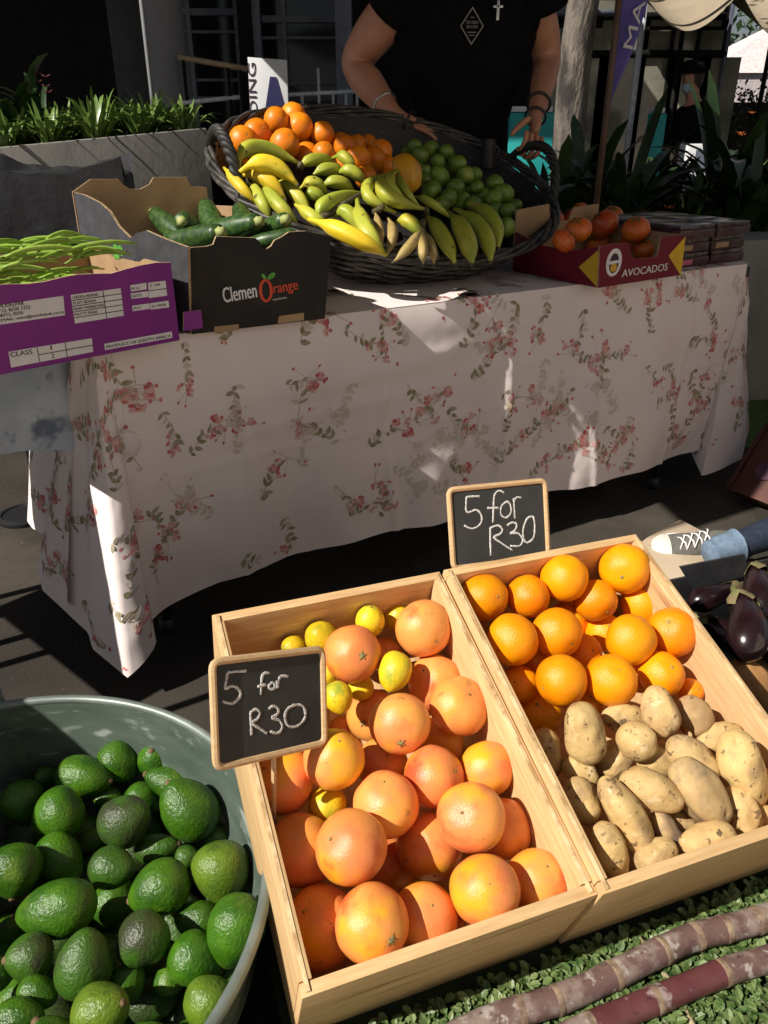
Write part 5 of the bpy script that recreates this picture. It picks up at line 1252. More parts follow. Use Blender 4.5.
chain(P, E_, 'aa', [((1.80, 2.02, .82), .055), ((1.76, 1.95, .58), .042), ((1.62, 2.0, .44), .03)], 'sp2'); chain(P, E_, 'ab', [((1.80, 2.34, .82), .055), ((1.76, 2.42, .58), .042), ((1.66, 2.40, .45), .03)], 'sp2')
hand(P, E_, 'aa2', P['aa2'][0], V((-1, .1, -.5)), V((0, 0, 1)), .17); hand(P, E_, 'ab2', P['ab2'][0], V((-1, 0, -.2)), V((0, 0, 1)), .17, thumb=-1)
skin('body', P, E_, M['skin'], e)
P = {}; E_ = []; P['pel'] = (V((1.80, 2.18, .38)), .135)
chain(P, E_, 'la', [(HP, .10), (KN, .075), (AN0.lerp(KN, .55), .056), (AN0.lerp(KN, .22), .043), (AN0.lerp(KN, .10), .038)], 'pel'); chain(P, E_, 'lb', [(HP2, .10), ((1.62, 2.42, .42), .075), ((1.62, 2.45, .22), .068), ((1.62, 2.46, .12), .058)], 'pel'); chain(P, E_, 'w', [((1.82, 2.18, .55), (.15, .12))], 'pel')
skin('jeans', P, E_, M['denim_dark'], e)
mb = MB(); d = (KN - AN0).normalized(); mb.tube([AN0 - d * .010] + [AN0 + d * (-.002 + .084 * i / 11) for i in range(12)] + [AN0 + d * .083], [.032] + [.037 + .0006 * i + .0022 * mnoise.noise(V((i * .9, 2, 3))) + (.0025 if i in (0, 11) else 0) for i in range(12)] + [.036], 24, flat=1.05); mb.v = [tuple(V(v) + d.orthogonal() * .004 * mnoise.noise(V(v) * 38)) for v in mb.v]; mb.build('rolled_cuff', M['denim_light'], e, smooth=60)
P = {}; E_ = []; P['a'] = (V((1.82, 2.18, .50)), (.16, .13)); chain(P, E_, 's', [((1.82, 2.18, .72), (.17, .125)), ((1.80, 2.18, .86), (.14, .10))], 'a'); chain(P, E_, 'l', [((1.80, 2.03, .83), .07), ((1.77, 1.97, .66), .06)], 's0'); chain(P, E_, 'r', [((1.80, 2.33, .83), .07), ((1.77, 2.40, .66), .06)], 's0'); skin('shirt', P, E_, M['black_cloth'], e)
mb = MB(); mb.lathe([(.02, 1.155), (.07, 1.13), (.095, 1.07), (.09, 1.0), (.06, .95)], 20, Matrix.Translation((1.775, 2.18, 0)), c0=True); mb.build('hair', M['hair'], e)
# canvas shoe: lofted along its length, toe to heel
def shoe(o0, fw, up, L=.275):
    fw = fw * .80
    sd = fw.normalized().cross(up).normalized()
    r = empty_part = None
    secs = [(0, .010, .018, .020), (.012, .028, .030, .030), (.04, .042, .040, .040), (.09, .048, .050, .050), (.13, .046, .066, .066), (.17, .040, .085, .085), (.205, .037, .098, .1), (.24, .036, .10, .1), (.268, .030, .097, .09), (.275, .018, .09, .08)]
    mb = MB(); n = 20; vs = []
    for x, wd, h, _ in secs:
        for j in range(n):
            q = 2 * pi * j / n; zz = .018 + max(0, math.sin(q)) ** .8 * (h - .018) if math.sin(q) > 0 else .018 + math.sin(q) * .006
            vs.append(o0 - fw * x + sd * (wd * math.cos(q) * (1 - .25 * max(0, math.sin(q)))) + up * zz)
    k = len(secs); mb.add(vs, [(i * n + j, i * n + (j + 1) % n, (i + 1) * n + (j + 1) % n, (i + 1) * n + j) for i in range(k - 1) for j in range(n)] + [tuple(range(n)), tuple((k - 1) * n + j for j in range(n))])
    up_o = mb.build('shoe', M['shoe_canvas'], e)
    mb = MB(); out = [(-.003, 0)] + [(x, w_ + .004) for x, w_, *_ in secs[1:]] + [(.279, .010)]
    pts = [o0 - fw * x + sd * y for x, y in out] + [o0 - fw * x - sd * y for x, y in reversed(out[1:])]
    mb.slab(pts, up * .022); mb.build('sole', M['shoe_rubber'], up_o, smooth=40, bevel=.003)
    mb = MB(); vs = []
    for x, wd, h, _ in ((-.002, .010, .022, 0), (.008, .028, .034, 0), (.03, .0415, .0415, 0), (.052, .0455, .0435, 0), (.058, .0465, .0435, 0)):
        for j in range(n):
            q = pi * j / (n - 1); vs.append(o0 - fw * x + sd * ((wd + .0025) * math.cos(q) * (1 - .25 * math.sin(q))) + up * (.016 + math.sin(q) ** .8 * (h - .014)))
    mb.add(vs, [(i * n + j, i * n + j + 1, (i + 1) * n + j + 1, (i + 1) * n + j) for i in range(4) for j in range(n - 1)]); mb.build('toe_cap', M['shoe_rubber'], up_o)
    mb = MB()
    for i in range(4):
        x = .085 + i * .024; h = .049 + (x - .085) * .44
        for s in (1, -1):
            mb.tube([o0 - fw * x + sd * s * .026 + up * (h - .012), o0 - fw * (x + .008) + sd * s * .010 + up * (h + .006), o0 - fw * (x + .020) - sd * s * .012 + up * (h + .010), o0 - fw * (x + .024) - sd * s * .026 + up * (h - .002)], .0032, 6, flat=.6)
    mb.build('laces', M['white_print'], up_o)
toe = onz(653, 560, .004); heel = onz(745, 556, .02); fw = (toe - heel); fw.z = 0; fw.normalize()
upv = (V((0, 0, 1)) * .88 - V((0, 1, 0)) * .47); upv = (upv - fw * upv.dot(fw)).normalized()
shoe(toe + V((0, 0.03, .014)), fw, upv)
mb = MB(); mb.box((1.63, 2.02, 0), (1.98, 2.36, .255)); e3 = empty('stool_crate', (1.8, 2.2, 0)); tag(e3, 'low black crate used as a seat', 'crate'); mb.build('crate_body', M['black_plastic'], e3, smooth=35, bevel=.006)

# ---- brown tote bag standing on the ground
e = empty('tote_bag', (1.36, 2.42, 0)); tag(e, 'red brown bag with a faint purple round mark by the table end', 'bag')
bl = atd(729, 491, depth(onz(729, 491, .03))); bt = atd(770, 424, depth(bl) - .02); br = atd(800, 520, depth(bl) - .14); tr = atd(830, 440, depth(bl) - .14)
nB = (br - bl).cross(bt - bl).normalized(); nB = nB if nB.dot(VT) > 0 else -nB
mb = MB(); K = 10
def bagf(a, b, s): 
    p = bl.lerp(br, a).lerp(bt.lerp(tr, a), b); return p + nB * (s * (.045 * math.sin(pi * min(1, max(0, a))) ** .5 * (1 - .45 * b) + .004) + .006 * mnoise.noise(V((a * 4, b * 4, s))))
mb.grid(lambda a, b: bagf(a, b, 1), 14, 12); mb.grid(lambda a, b: bagf(a, b, -1), 14, 12)
mb.grid(lambda a, b: bagf(0, a, 1 - 2 * b), 12, 2); mb.grid(lambda a, b: bagf(a, 0, 1 - 2 * b), 14, 2); mb.grid(lambda a, b: bagf(1, a, 1 - 2 * b), 12, 2)
mb.build('bag_body', M['bag_brown'], e)
mb = MB(); mb.tube([bagf(0, b, .2) + (bl - br).normalized() * .008 for b in [i / 10 for i in range(11)]], .009, 8); mb.build('side_seam', M['bag_brown'], e)
c = bagf(.36, .36, 1) + nB * .006; ub = (br - bl).normalized(); vb = nB.cross(ub); mb = MB(); mb.poly([c + ub * .03 * math.cos(2 * pi * i / 20) + vb * .03 * math.sin(2 * pi * i / 20) for i in range(20)]); mb.build('round_mark', M['bag_logo'], e, smooth=False)
mb = MB(); mb.tube([bagf(.25, 1, .8), bagf(.25, 1, .8) + V((0, 0, .10)), bagf(.5, 1, .8) + V((0, 0, .15)), bagf(.75, 1, .8) + V((0, 0, .10)), bagf(.75, 1, .8)], .006, 8); mb.build('strap', M['bag_brown'], e)

# ================================================================ the seller behind the table
e = empty('person', (.27, 3.08, 0)); tag(e, 'seller in a black t-shirt with silver cross, hands on the wicker basket', 'person')
P = {}; E_ = []
P['pel'] = (V((.27, 3.1, 1.0)), (.16, .12))
chain(P, E_, 's', [((.27, 3.09, 1.18), (.155, .115)), ((.27, 3.06, 1.36), (.175, .12)), ((.27, 3.05, 1.50), (.165, .10)), ((.27, 3.04, 1.58), (.075, .07)), ((.27, 3.02, 1.66), .062), ((.27, 3.0, 1.74), (.08, .09)), ((.27, 2.99, 1.83), (.085, .10)), ((.27, 3.0, 1.90), (.05, .06))], 'pel')
SR = V((.04, 3.04, 1.505)); ER = V((-.108, 3.16, 1.335)); WR = V((.030, 2.965, 1.175)); HR_ = V((.13, 2.925, 1.13))
SL = V((.50, 3.04, 1.505)); EL = V((.560, 3.10, 1.34)); WL = V((.495, 2.87, 1.185)); HL_ = V((.470, 2.80, 1.11))
ra = [(SR, .082), (SR.lerp(ER, .55), .078), (ER, .062), (ER.lerp(WR, .3), .064), (ER.lerp(WR, .75), .045), (WR, .033)]
la = [(SL, .072), (SL.lerp(EL, .55), .060), (EL, .048), (EL.lerp(WL, .3), .050), (EL.lerp(WL, .75), .036), (WL, .029)]
chain(P, E_, 'r', ra, 's2'); chain(P, E_, 'l', la, 's2')
hand(P, E_, 'r5', WR, V((.95, -.12, -.30)), V((.15, -.35, .9)), .19, curl=.16, thumb=1, splay=.03)
hand(P, E_, 'l5', WL, V((-.10, -.45, -.80)), V((.45, -.75, .45)), .185, curl=.75, thumb=-1, splay=.02)
chain(P, E_, 'u', [((.16, 3.1, .92), .10), ((.15, 3.1, .52), .068), ((.15, 3.13, .12), .045), ((.14, 3.04, .04), .04)], 'pel'); chain(P, E_, 'v', [((.38, 3.1, .92), .10), ((.39, 3.1, .52), .068), ((.39, 3.13, .12), .045), ((.40, 3.04, .04), .04)], 'pel')
skin('body', P, E_, M['skin'], e)
face(e, V((.27, 2.99, 1.79)), .10, V((0, -1, -.1)), None)
mb = MB(); mb.lathe([(.012, 1.945), (.07, 1.93), (.102, 1.87), (.104, 1.80), (.09, 1.74)], 24, Matrix.Translation((.27, 3.03, 0)), c0=True); mb.build('hair', M['hair'], e)
mb = MB()       # t-shirt: stacked oval rings
rings = [(.96, .27, 3.10, .185, .140), (1.06, .27, 3.10, .172, .135), (1.16, .27, 3.09, .165, .13), (1.28, .27, 3.07, .195, .14), (1.40, .27, 3.05, .235, .145), (1.48, .27, 3.045, .25, .13), (1.535, .27, 3.04, .21, .105), (1.57, .27, 3.035, .115, .088), (1.59, .27, 3.03, .085, .082)]
vs = []; n = 40
for z, x, y, rx, ry in rings:
    for j in range(n):
        q = 2 * pi * j / n; k = 1 + .03 * mnoise.noise(V((math.cos(q) * 2, math.sin(q) * 2, z * 7))); vs.append((x + rx * k * math.cos(q), y + ry * k * math.sin(q), z))
mb.add(vs, [(i * n + j, i * n + (j + 1) % n, (i + 1) * n + (j + 1) % n, (i + 1) * n + j) for i in range(len(rings) - 1) for j in range(n)])
for S, E2 in ((SR, ER), (SL, EL)):
    d = (E2 - S); c0_ = S + V((.06 if S.x < .27 else -.06, 0, -.005)); mb.tube([c0_, S, S + d * .05, S + d * .13, S + d * .14], [.085, .098, .098, .096, .086], 20)
sh = mb.build('t_shirt', M['black_cloth'], e)
P = {}; E_ = []; P['pel'] = (V((.27, 3.1, .98)), (.175, .135)); chain(P, E_, 'u', [((.16, 3.1, .88), .115), ((.15, 3.1, .52), .085), ((.15, 3.13, .1), .075)], 'pel'); chain(P, E_, 'v', [((.38, 3.1, .88), .115), ((.39, 3.1, .52), .085), ((.39, 3.13, .1), .075)], 'pel'); skin('trousers', P, E_, M['dark_trousers'], e)
def torso_front(x, y):     # point on the front of the shirt under a pixel
    p = atF(x, y, 2.90); return p
c = torso_front(498, 9); mb = MB()
mb.box(c - V((.004, .004, .030)), c + V((.004, .001, .022))); mb.box(c + V((-.015, -.004, .003)), c + V((.015, .001, .010))); mb.build('cross_pendant', M['silver'], e, smooth=35, bevel=.001)
mb = MB(); mb.tube([c + V((0, 0, .022)), c + V((-.03, .04, .10)), c + V((-.075, .09, .16))], .0012, 5); mb.tube([c + V((0, 0, .022)), c + V((.0, .04, .10)), c + V((.03, .09, .16))], .0012, 5); mb.build('chain', M['silver'], e)
c = torso_front(472, 26); hw, hh = .037, .052; cs_ = [c + V((0, 0, hh)), c + V((hw, 0, 0)), c + V((0, 0, -hh)), c + V((-hw, 0, 0))]
mb = MB()
for i in range(4):
    a, b = cs_[i], cs_[(i + 1) % 4]; mb.poly([a, b, c + (b - c) * .90, c + (a - c) * .90])
for t_, dz, wd in (('THE URBAN', .006, .040), ('GROCERS', -.006, .036)):
    Mx = basis(V((1, 0, 0)), V((0, 0, 1)), V((0, -1, 0)), c + V((-wd / 2, -.0005, dz))); mb.add(*text_mesh(t_, wd, .008, Mx))
for dz, wd in ((.022, .012), (-.018, .028), (-.026, .018)): mb.poly([c + V((-wd / 2, 0, dz)), c + V((wd / 2, 0, dz)), c + V((wd / 2, 0, dz + .0022)), c + V((-wd / 2, 0, dz + .0022))])
mb.build('chest_emblem', M['emblem_print'], e, smooth=False)
for w_, d_, r_, m in ((WR.lerp(ER, .20), ER - WR, .041, 'silver'), (WL.lerp(EL, .15), EL - WL, .038, 'black_metal'), (WL.lerp(HL_, .22), EL - WL, .033, 'black_metal'), (WR + (HR_ - WR) * .55, HR_ - WR, .037, 'black_metal')):
    mb = MB(); d = d_.normalized(); a = d.orthogonal().normalized(); b = d.cross(a); mb.tube([w_ + a * r_ * math.cos(2 * pi * i / 20) + b * r_ * math.sin(2 * pi * i / 20) for i in range(20)], .0042, 7, closed=True); mb.build('bracelet', M[m], e)
mb = MB(); a0 = SR.lerp(ER, .62)        # tattoo patch just below the sleeve
# ================================================================ stall roof (above the frame) that shades the table
RZ = 2.30
e = empty('stall_gazebo', (.4, 2.9, 0)); tag(e, 'dark shade canopy over the table on thin grey corner poles', 'canopy')
rx0, rx1, ry0, ry1 = -1.25, 2.15, 1.14, 5.4
mb = MB(); ap = V(((rx0 + rx1) / 2, (ry0 + ry1) / 2, 3.0)); cor4 = [V((-1.13, .955, RZ)), V((2.15, 2.80, RZ)), V((1.45, 3.6, RZ)), V((-1.46, 5.36, RZ))]; ap = sum(cor4, V()) / 4 + V((0, 0, .55))
mb.add(cor4 + [ap] + [p + V((0, 0, .02)) for p in cor4] + [ap + V((0, 0, .02))], [(0, 1, 4), (1, 2, 4), (2, 3, 4), (3, 0, 4), (5, 6, 9), (6, 7, 9), (7, 8, 9), (8, 5, 9)] + [(i, (i + 1) % 4, 5 + (i + 1) % 4, 5 + i) for i in range(4)])
mb.build('canopy', M['bag_black'], e, smooth=False)
mb = MB()
for i in range(4):
    a, b = cor4[i], cor4[(i + 1) % 4]; n = 10
    for j in range(n):
        p, q = a.lerp(b, j / n), a.lerp(b, (j + 1) / n); mb.poly([p, q, q - V((0, 0, .03)), p.lerp(q, .5) - V((0, 0, .05)), p - V((0, 0, .03))])
mb.build('valance', M['bag_black'], e, smooth=False)
pb = atF(149, 70, 5.35); mb = MB(); mb.tube([(1.45, 3.6, RZ), (1.40, 5.9, 2.75)], .006, 6); mb.build('guy_rope', M['grey_render'], e); poles = [(pb.x, pb.y), (2.14, 2.83), (-1.12, .97)]
for x, y in poles:
    mb = MB(); mb.tube([(x, y, 0), (x, y, RZ + .01)], .012, 10); mb.build('pole', M['grey_render'], e)

# ================================================================ planter and plants at the left
def strap(c, n, L, wd, mk_, name, label, group, seed, up=.9, cat='plant', flowers=None):
    r = random.Random(seed); e = empty(name, c); tag(e, label, cat, group); mb = MB()
    for i in range(n):
        q = r.uniform(0, 6.28); l = L * r.uniform(.6, 1.1); lean = r.uniform(.12, 1.0) ** .8; d = V((math.cos(q), math.sin(q), 0)); s = V((-d.y, d.x, 0)); K = 7; P = []
        w0 = wd * r.uniform(.7, 1.2); b0 = V(c) + d * r.uniform(0, .05)
        for k in range(K + 1):
            t = k / K; out = l * lean * (t ** 1.5) * .8; z = l * up * (t - .42 * lean * t * t * t - .20 * lean * t * t)
            ww = w0 * (.45 + 1.5 * t * (1 - t) * 1.3) * (1 if k < K else .05); P.append((b0 + d * out + V((0, 0, z)), ww))
        vs = []
        for p, ww in P: vs += [p + s * ww * .5 + V((0, 0, ww * .16)), p, p - s * ww * .5 + V((0, 0, ww * .16))]
        mb.add(vs, [(k * 3 + j, k * 3 + j + 1, k * 3 + j + 4, k * 3 + j + 3) for k in range(K) for j in (0, 1)])
    mb.build('foliage', M[mk_], e)
    if flowers:
        mb = MB()
        for i in range(flowers[1]):
            p = V(c) + V((r.uniform(-.06, .06), r.uniform(-.06, .06), L * r.uniform(.5, 1.05)))
            for j in range(5):
                q = 2 * pi * j / 5; mb.poly([p, p + V((math.cos(q - .4), math.sin(q - .4), .3)) * .018, p + V((math.cos(q), math.sin(q), .5)) * .03, p + V((math.cos(q + .4), math.sin(q + .4), .3)) * .018])
        mb.build('blossom', M[flowers[0]], e, smooth=False)
    return e
a = atF(-60, 153, 3.75); b = atF(207, 128, 4.25); e = empty('planter_wall', (a + b) * .5 - V((0, 0, (a.z + b.z) / 2))); tag(e, 'low pale concrete planter wall topped with leafy plants', 'planter')
dv = V((-(b - a).y, (b - a).x, 0)).normalized()
def pw(name, p, q, t0, t1, z0, top, m):
    mb = MB(); mb.hexa([V((v.x, v.y, z0)) for v in (p + dv * t0, q + dv * t0, q + dv * t1, p + dv * t1)], [v + V((0, 0, top)) for v in (p + dv * t0, q + dv * t0, q + dv * t1, p + dv * t1)]); return mb.build(name, M[m], e, smooth=35, bevel=.006)
pw('front_wall', a, b, 0, .09, 0, 0, 'concrete'); pw('back_wall', a, b, .61, .70, 0, 0, 'concrete'); pw('end_wall', b - (b - a).normalized() * .09, b, .0905, .6095, 0, -.001, 'concrete'); pw('soil', a, b - (b - a).normalized() * .092, .0915, .6085, 0, -.05, 'soil')
cl = [(i / 15, .18 + .16 * (i % 3)) for i in range(16)]
for i, (t, o_) in enumerate(cl):
    c = a.lerp(b, .04 + .90 * t) + dv * o_; c.z -= .05
    strap(c, 56, .28 + .05 * (i % 4 == 1), .022, 'leaf_strap', 'strap_plant', 'clump of narrow bright green leaves, %s along the planter from the picture edge' % ('first', 'second', 'third', 'fourth', 'fifth', 'sixth', 'seventh', 'eighth', 'ninth', 'tenth', 'eleventh', 'twelfth', 'thirteenth', 'fourteenth', 'fifteenth', 'last')[i], 'leafy clumps along the planter', 100 + i)
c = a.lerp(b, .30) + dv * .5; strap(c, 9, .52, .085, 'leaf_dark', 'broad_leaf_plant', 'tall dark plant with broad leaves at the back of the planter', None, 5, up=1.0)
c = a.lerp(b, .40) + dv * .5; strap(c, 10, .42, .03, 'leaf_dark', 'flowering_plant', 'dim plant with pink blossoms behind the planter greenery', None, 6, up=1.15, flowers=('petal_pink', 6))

# black bin with a sagging bag over its rim
e = empty('rubbish_bin', atF(55, 250, 2.72)); e.location.z = 0; bpy.context.view_layer.update(); tag(e, 'black rubbish bin with a sagging black bag over its rim behind the bean carton', 'bin')
p0 = atF(-40, 168, 2.62); p1 = atF(120, 152, 2.72); p0.z = 0; p1.z = 0; dB = V((-(p1 - p0).y, (p1 - p0).x, 0)).normalized()
mb = MB(); mb.hexa([p0 + dB * .03, p1 + dB * .03, p1 + dB * .42, p0 + dB * .42], [p + V((0, 0, 1.0)) for p in (p0, p1, p1 + dB * .45, p0 + dB * .45)]); mb.build('bin_body', M['bag_black'], e, smooth=35, bevel=.02)
mb = MB(); pts = []
for i in range(41):
    t = i / 40; z = 1.058 - .05 * math.sin(pi * t) + .012 * mnoise.noise(V((t * 7, 0, 0))); pts.append((p0.lerp(p1, t), z))
mb.grid(lambda u, v: pts[int(u * 40)][0] - dB * (.012 + .010 * mnoise.noise(V((u * 9, v * 2, 0))) * v) + V((0, 0, pts[int(u * 40)][1] - .20 * v)), 40, 6)
mb.grid(lambda u, v: pts[int(u * 40)][0] + dB * (-.012 + .47 * v) + V((0, 0, pts[int(u * 40)][1] - .10 * math.sin(pi * v))), 40, 6)
mb.build('bag_liner', M['bag_black'], e)

# ================================================================ shaded plants behind the table end
e = empty('planter_bed', (1.5, 4.4, 0)); tag(e, 'dark raised bed holding the shaded strap leaf plants', 'planter')
mb = MB(); mb.box((.62, 3.95, 0), (3.6, 5.2, .50)); mb.build('bed_wall', M['dark_concrete'], e, smooth=35, bevel=.01); mb = MB(); mb.box((.68, 4.0, .5015), (3.55, 5.15, .52)); mb.build('soil', M['soil'], e, smooth=False)
for i, (px, F_, L, n) in enumerate(((556, 4.3, .66, 18), (585, 4.6, .78, 18), (622, 4.15, .84, 24), (655, 4.5, .56, 22), (690, 4.2, .46, 22), (722, 4.5, .98, 26), (755, 4.2, .86, 26), (790, 4.5, .9, 20), (640, 4.9, .6, 18), (705, 4.1, .45, 16), (745, 4.08, .50, 16))):
    c = atF(px, 200, F_); c.z = .52
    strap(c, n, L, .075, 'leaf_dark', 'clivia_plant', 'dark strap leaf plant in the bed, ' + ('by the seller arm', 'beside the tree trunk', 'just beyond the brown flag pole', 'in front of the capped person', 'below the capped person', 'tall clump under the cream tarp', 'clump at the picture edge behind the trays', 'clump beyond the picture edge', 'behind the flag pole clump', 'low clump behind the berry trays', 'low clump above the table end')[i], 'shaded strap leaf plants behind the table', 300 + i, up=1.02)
c = atF(690, 210, 4.02); c.z = .52; strap(c, 22, .48, .012, 'leaf_strap', 'grass_tuft', 'fresh green grassy tuft just above the berry trays', None, 77)
c = atF(655, 214, 4.02); c.z = .52; strap(c, 8, .36, .02, 'leaf_dark', 'flowering_plant', 'small plant with orange blossoms left of the grassy tuft', None, 78, flowers=('petal_orange', 4))
# concrete edging and lawn at the far right of the table
mb = MB(); mb.grid(lambda u, v: V((1.35 + 3 * u, 2.9 + .95 * v, .006)), 2, 2); tag(mb.build('lawn', M['lawn']), kind='structure')
mb = MB(); q = atF(742, 240, 3.45); mb.hexa([V((q.x, q.y, 0.002)), V((q.x + .6, q.y + .1, .002)), V((q.x + .6, q.y + .3, .002)), V((q.x, q.y + .3, .002))], [V((q.x - .02, q.y, q.z)), V((q.x + .6, q.y + .1, q.z)), V((q.x + .6, q.y + .3, q.z)), V((q.x - .02, q.y + .3, q.z))]); tag(mb.build('stone_block', M['concrete'], smooth=35, bevel=.02), 'pale stone block standing past the table end', 'block')

# ================================================================ tree, flag, sign
e = empty('tree', (0, 0, 0)); tb_ = atF(574, 90, 6.0); e.location = (tb_.x, 6.0, 0); tag(e, 'tree with patchy pale bark behind the shaded plants', 'tree')
bpy.context.view_layer.update()
mb = MB(); tp_ = [(V((tb_.x + .03 * mnoise.noise(V((z, 0, 0))) + (z - 1.2) * .02, 6.0, z)), .120 - .010 * z + .03 * max(0, .3 - z)) for z in [i * .16 for i in range(28)]]
mb.tube([p for p, r in tp_], [r * (1 + .05 * mnoise.noise(V((p.z * 4, 1, 0)))) for p, r in tp_], 18); mb.build('trunk', M['bark'], e)
topp = tp_[-1][0]; mb = MB(); rt_ = random.Random(4); tips = []
for i in range(7):
    q = 2 * pi * i / 7 + rt_.uniform(-.3, .3); d = V((math.cos(q), math.sin(q), rt_.uniform(.5, 1.1))).normalized(); L = rt_.uniform(.6, 1.0); p1_ = topp + d * L * .5 + V((0, 0, .1)); p2_ = topp + d * L + V((0, 0, .3)); mb.tube([topp - V((0, 0, .1)), p1_, p2_], [.07, .045, .02], 8); tips += [p1_, p2_]
mb.build('limbs', M['bark'], e)
mb = MB()
for i in range(2600):
    t_ = rt_.choice(tips); c = t_ + V((rt_.gauss(0, .22), rt_.gauss(0, .22), rt_.gauss(.1, .2))); s = rt_.uniform(.05, .10); q = Quaternion((rt_.random(), rt_.random(), rt_.random()), rt_.uniform(0, 6.28)); mb.poly([c + q @ V(v) for v in ((0, 0, 0), (s * .6, s * .3, 0), (s * 1.3, 0, 0), (s * .6, -s * .3, 0))])
mb.build('crown', M['leaf_dark'], e, smooth=False)

e = empty('feather_flag', atF(600, 200, 3.75)); fp = atF(609, 90, 3.75); e.location = (fp.x, 3.75, 0); bpy.context.view_layer.update(); tag(e, 'purple feather flag with white letters on a brown pole behind the persimmons', 'flag')
mb = MB(); mb.tube([(fp.x, 3.75, 0), (fp.x, 3.75, 2.6)], .014, 10); mb.build('pole', M['pole_brown'], e)
fa = [atF(x, y, 3.76) for x, y in ((612, 72), (600, 110), (619, 0))]
_q = [atF(x, y, 3.75) for x, y in ((606, 116), (612, 100), (622, 78), (633, 50), (641, 22), (647, 0))]
out = [(fp.x + .016, z) for z in (2.55, 2.2, 1.9, 1.6)] + [(max(fp.x + .017, p.x), p.z) for p in _q] + [(fp.x + .24, 1.95), (fp.x + .25, 2.3), (fp.x + .2, 2.5)]
mb = MB(); mb.slab([V((x, 3.748 + .02 * math.sin(x * 40), z)) for x, z in out], (0, .003, 0)); mb.build('cloth', M['flag_purple'], e, smooth=False)
mb = MB(); Mx = basis(V((.18, 0, .98)).normalized(), V((-.98, 0, .18)).normalized(), V((0, -1, 0)), V((fp.x + .070, 3.722, 1.42))); mb.add(*text_mesh('MARKET', .46, .040, Mx)); mb.build('lettering', M['white_print'], e, smooth=False)

e = empty('building_sign', atF(268, 110, 5.0)); e.location.z = 0; bpy.context.view_layer.update(); tag(e, 'white sign board with vertical letters DING and a dark blue shape', 'sign')
sTL, sTR, sBR, sBL = [atF(*p, 5.0) for p in ((247.5, 57), (286.5, 60), (287.5, 118), (249, 118))]; sBR.z = sBL.z = .55
mb = MB(); mb.slab([sTL, sTR, sBR, sBL], (0, .03, 0)); mb.build('board', M['sign_white'], e, smooth=35, bevel=.002)
for p in (sBL, sBR):
    mb = MB(); s_ = .03 if p is sBL else -.03; mb.tube([V((p.x + s_, 5.02, 0)), V((p.x + s_, 5.02, .56))], .015, 8); mb.build('leg', M['black_metal'], e)
mb = MB(); b_ = atF(253.5, 106, 4.997); t_ = atF(251.5, 63, 4.997); u = (t_ - b_); Lg = u.length; u.normalize(); v = V((0, -1, 0)).cross(u); 
full = basis(u, v, V((0, -1, 0)), atF(259.5, 155, 4.997)); lg2 = (atF(251.5, 63, 4.997) - atF(253.5, 155, 4.997)).length
mb.add(*text_mesh('BUILDING', lg2, .045, full)); mb.build('lettering', M['dark_print'], e, smooth=False)
mb = MB(); mb.poly([atF(*p, 4.996) for p in ((270, 76.5), (276.5, 77), (284, 104), (286, 117), (264, 117), (266.5, 100))]); mb.build('blue_shape', M['sign_blue'], e, smooth=False)

# ================================================================ buildings
FB = 9.0
def col(name, x0, x1, m, F_, parent, top=3.2, dep=.3, bot=0):
    p, q = atF(x0, 60, F_), atF(x1, 60, F_); mb = MB(); mb.box((p.x, F_, bot), (q.x, F_ + dep, top)); return mb.build(name, M[m], parent, smooth=35, bevel=.004)
def bar(name, a, b, r, m, parent, F_=FB):
    mb = MB(); mb.tube([atF(*a, F_), atF(*b, F_)], r, 6); return mb.build(name, M[m], parent)
e = empty('office_building', (-1, FB, 0)); tag(e, 'dark glazed office building with grey columns behind the stall', 'building')
pl, pr_ = atF(-260, 60, FB + .4), atF(368, 60, FB + .4)
mb = MB(); mb.box((pl.x, FB + .42, 0), (pr_.x, FB + 6, 3.3)); mb.build('wall', M['frame_dark'], e, smooth=False)  # near-black face stands in for the shade of a deep recess
mb = MB(); p, q = atF(180, 60, FB + .4), atF(352, 60, FB + .4); mb.box((p.x, FB + .40, .05), (q.x, FB + .415, 3.2)); mb.build('window', M['dark_glass'], e, smooth=False)
mb = MB(); mb.box((-9, 5.75, 3.3), (.75, FB + 6, 3.7)); mb.build('shade_slab', M['dark_concrete'], e, smooth=False)  # unseen roof slab added to keep the sun off the facade
col('column', 113, 147, 'dark_concrete', 7.6, e, top=3.29)
pc = atF(166, 60, 7.4); mb = MB(); mb.lathe([(.165, 0), (.165, 3.29)], 28, Matrix.Translation((pc.x, 7.4, 0)), c0=True, c1=True); mb.build('round_column', M['grey_render'], e, smooth=50)
col('column', 240, 254, 'frame_dark', 8.7, e, top=3.29); col('column', 254.5, 262, 'frame_blue', 8.72, e, top=3.29, dep=.1); col('column', 336, 352, 'frame_blue', 8.7, e, top=3.29)
for x in (192.5, 239, 286): 
    p = atF(x, 60, FB + .37); mb = MB(); mb.box((p.x - .02, FB + .34, .05), (p.x + .02, FB + .395, 3.2)); mb.build('mullion', M['frame_blue'], e, smooth=False)
for x0, x1, ys in ((180, 240, (12, 32, 80, 98)), (262, 336, (19, 38, 84))):
    for y in ys:
        p, q = atF(x0, y, FB + .37), atF(x1, y, FB + .37); mb = MB(); mb.box((p.x, FB + .35, p.z - (.03 if y == 12 or y == 19 else .013)), (q.x, FB + .39, p.z + (.03 if y == 12 or y == 19 else .013))); mb.build('transom', M['frame_blue'], e, smooth=False)
e = empty('ramp_railing', atF(300, 130, 7.9)); e.location.z = 0; bpy.context.view_layer.update(); tag(e, 'white metal ramp railing behind the seller', 'railing')
bar('top_rail', (262, 96), (362, 91), .018, 'rail_white', e, 7.9); bar('lower_rail', (262, 116), (366, 116), .014, 'rail_white', e, 7.9)
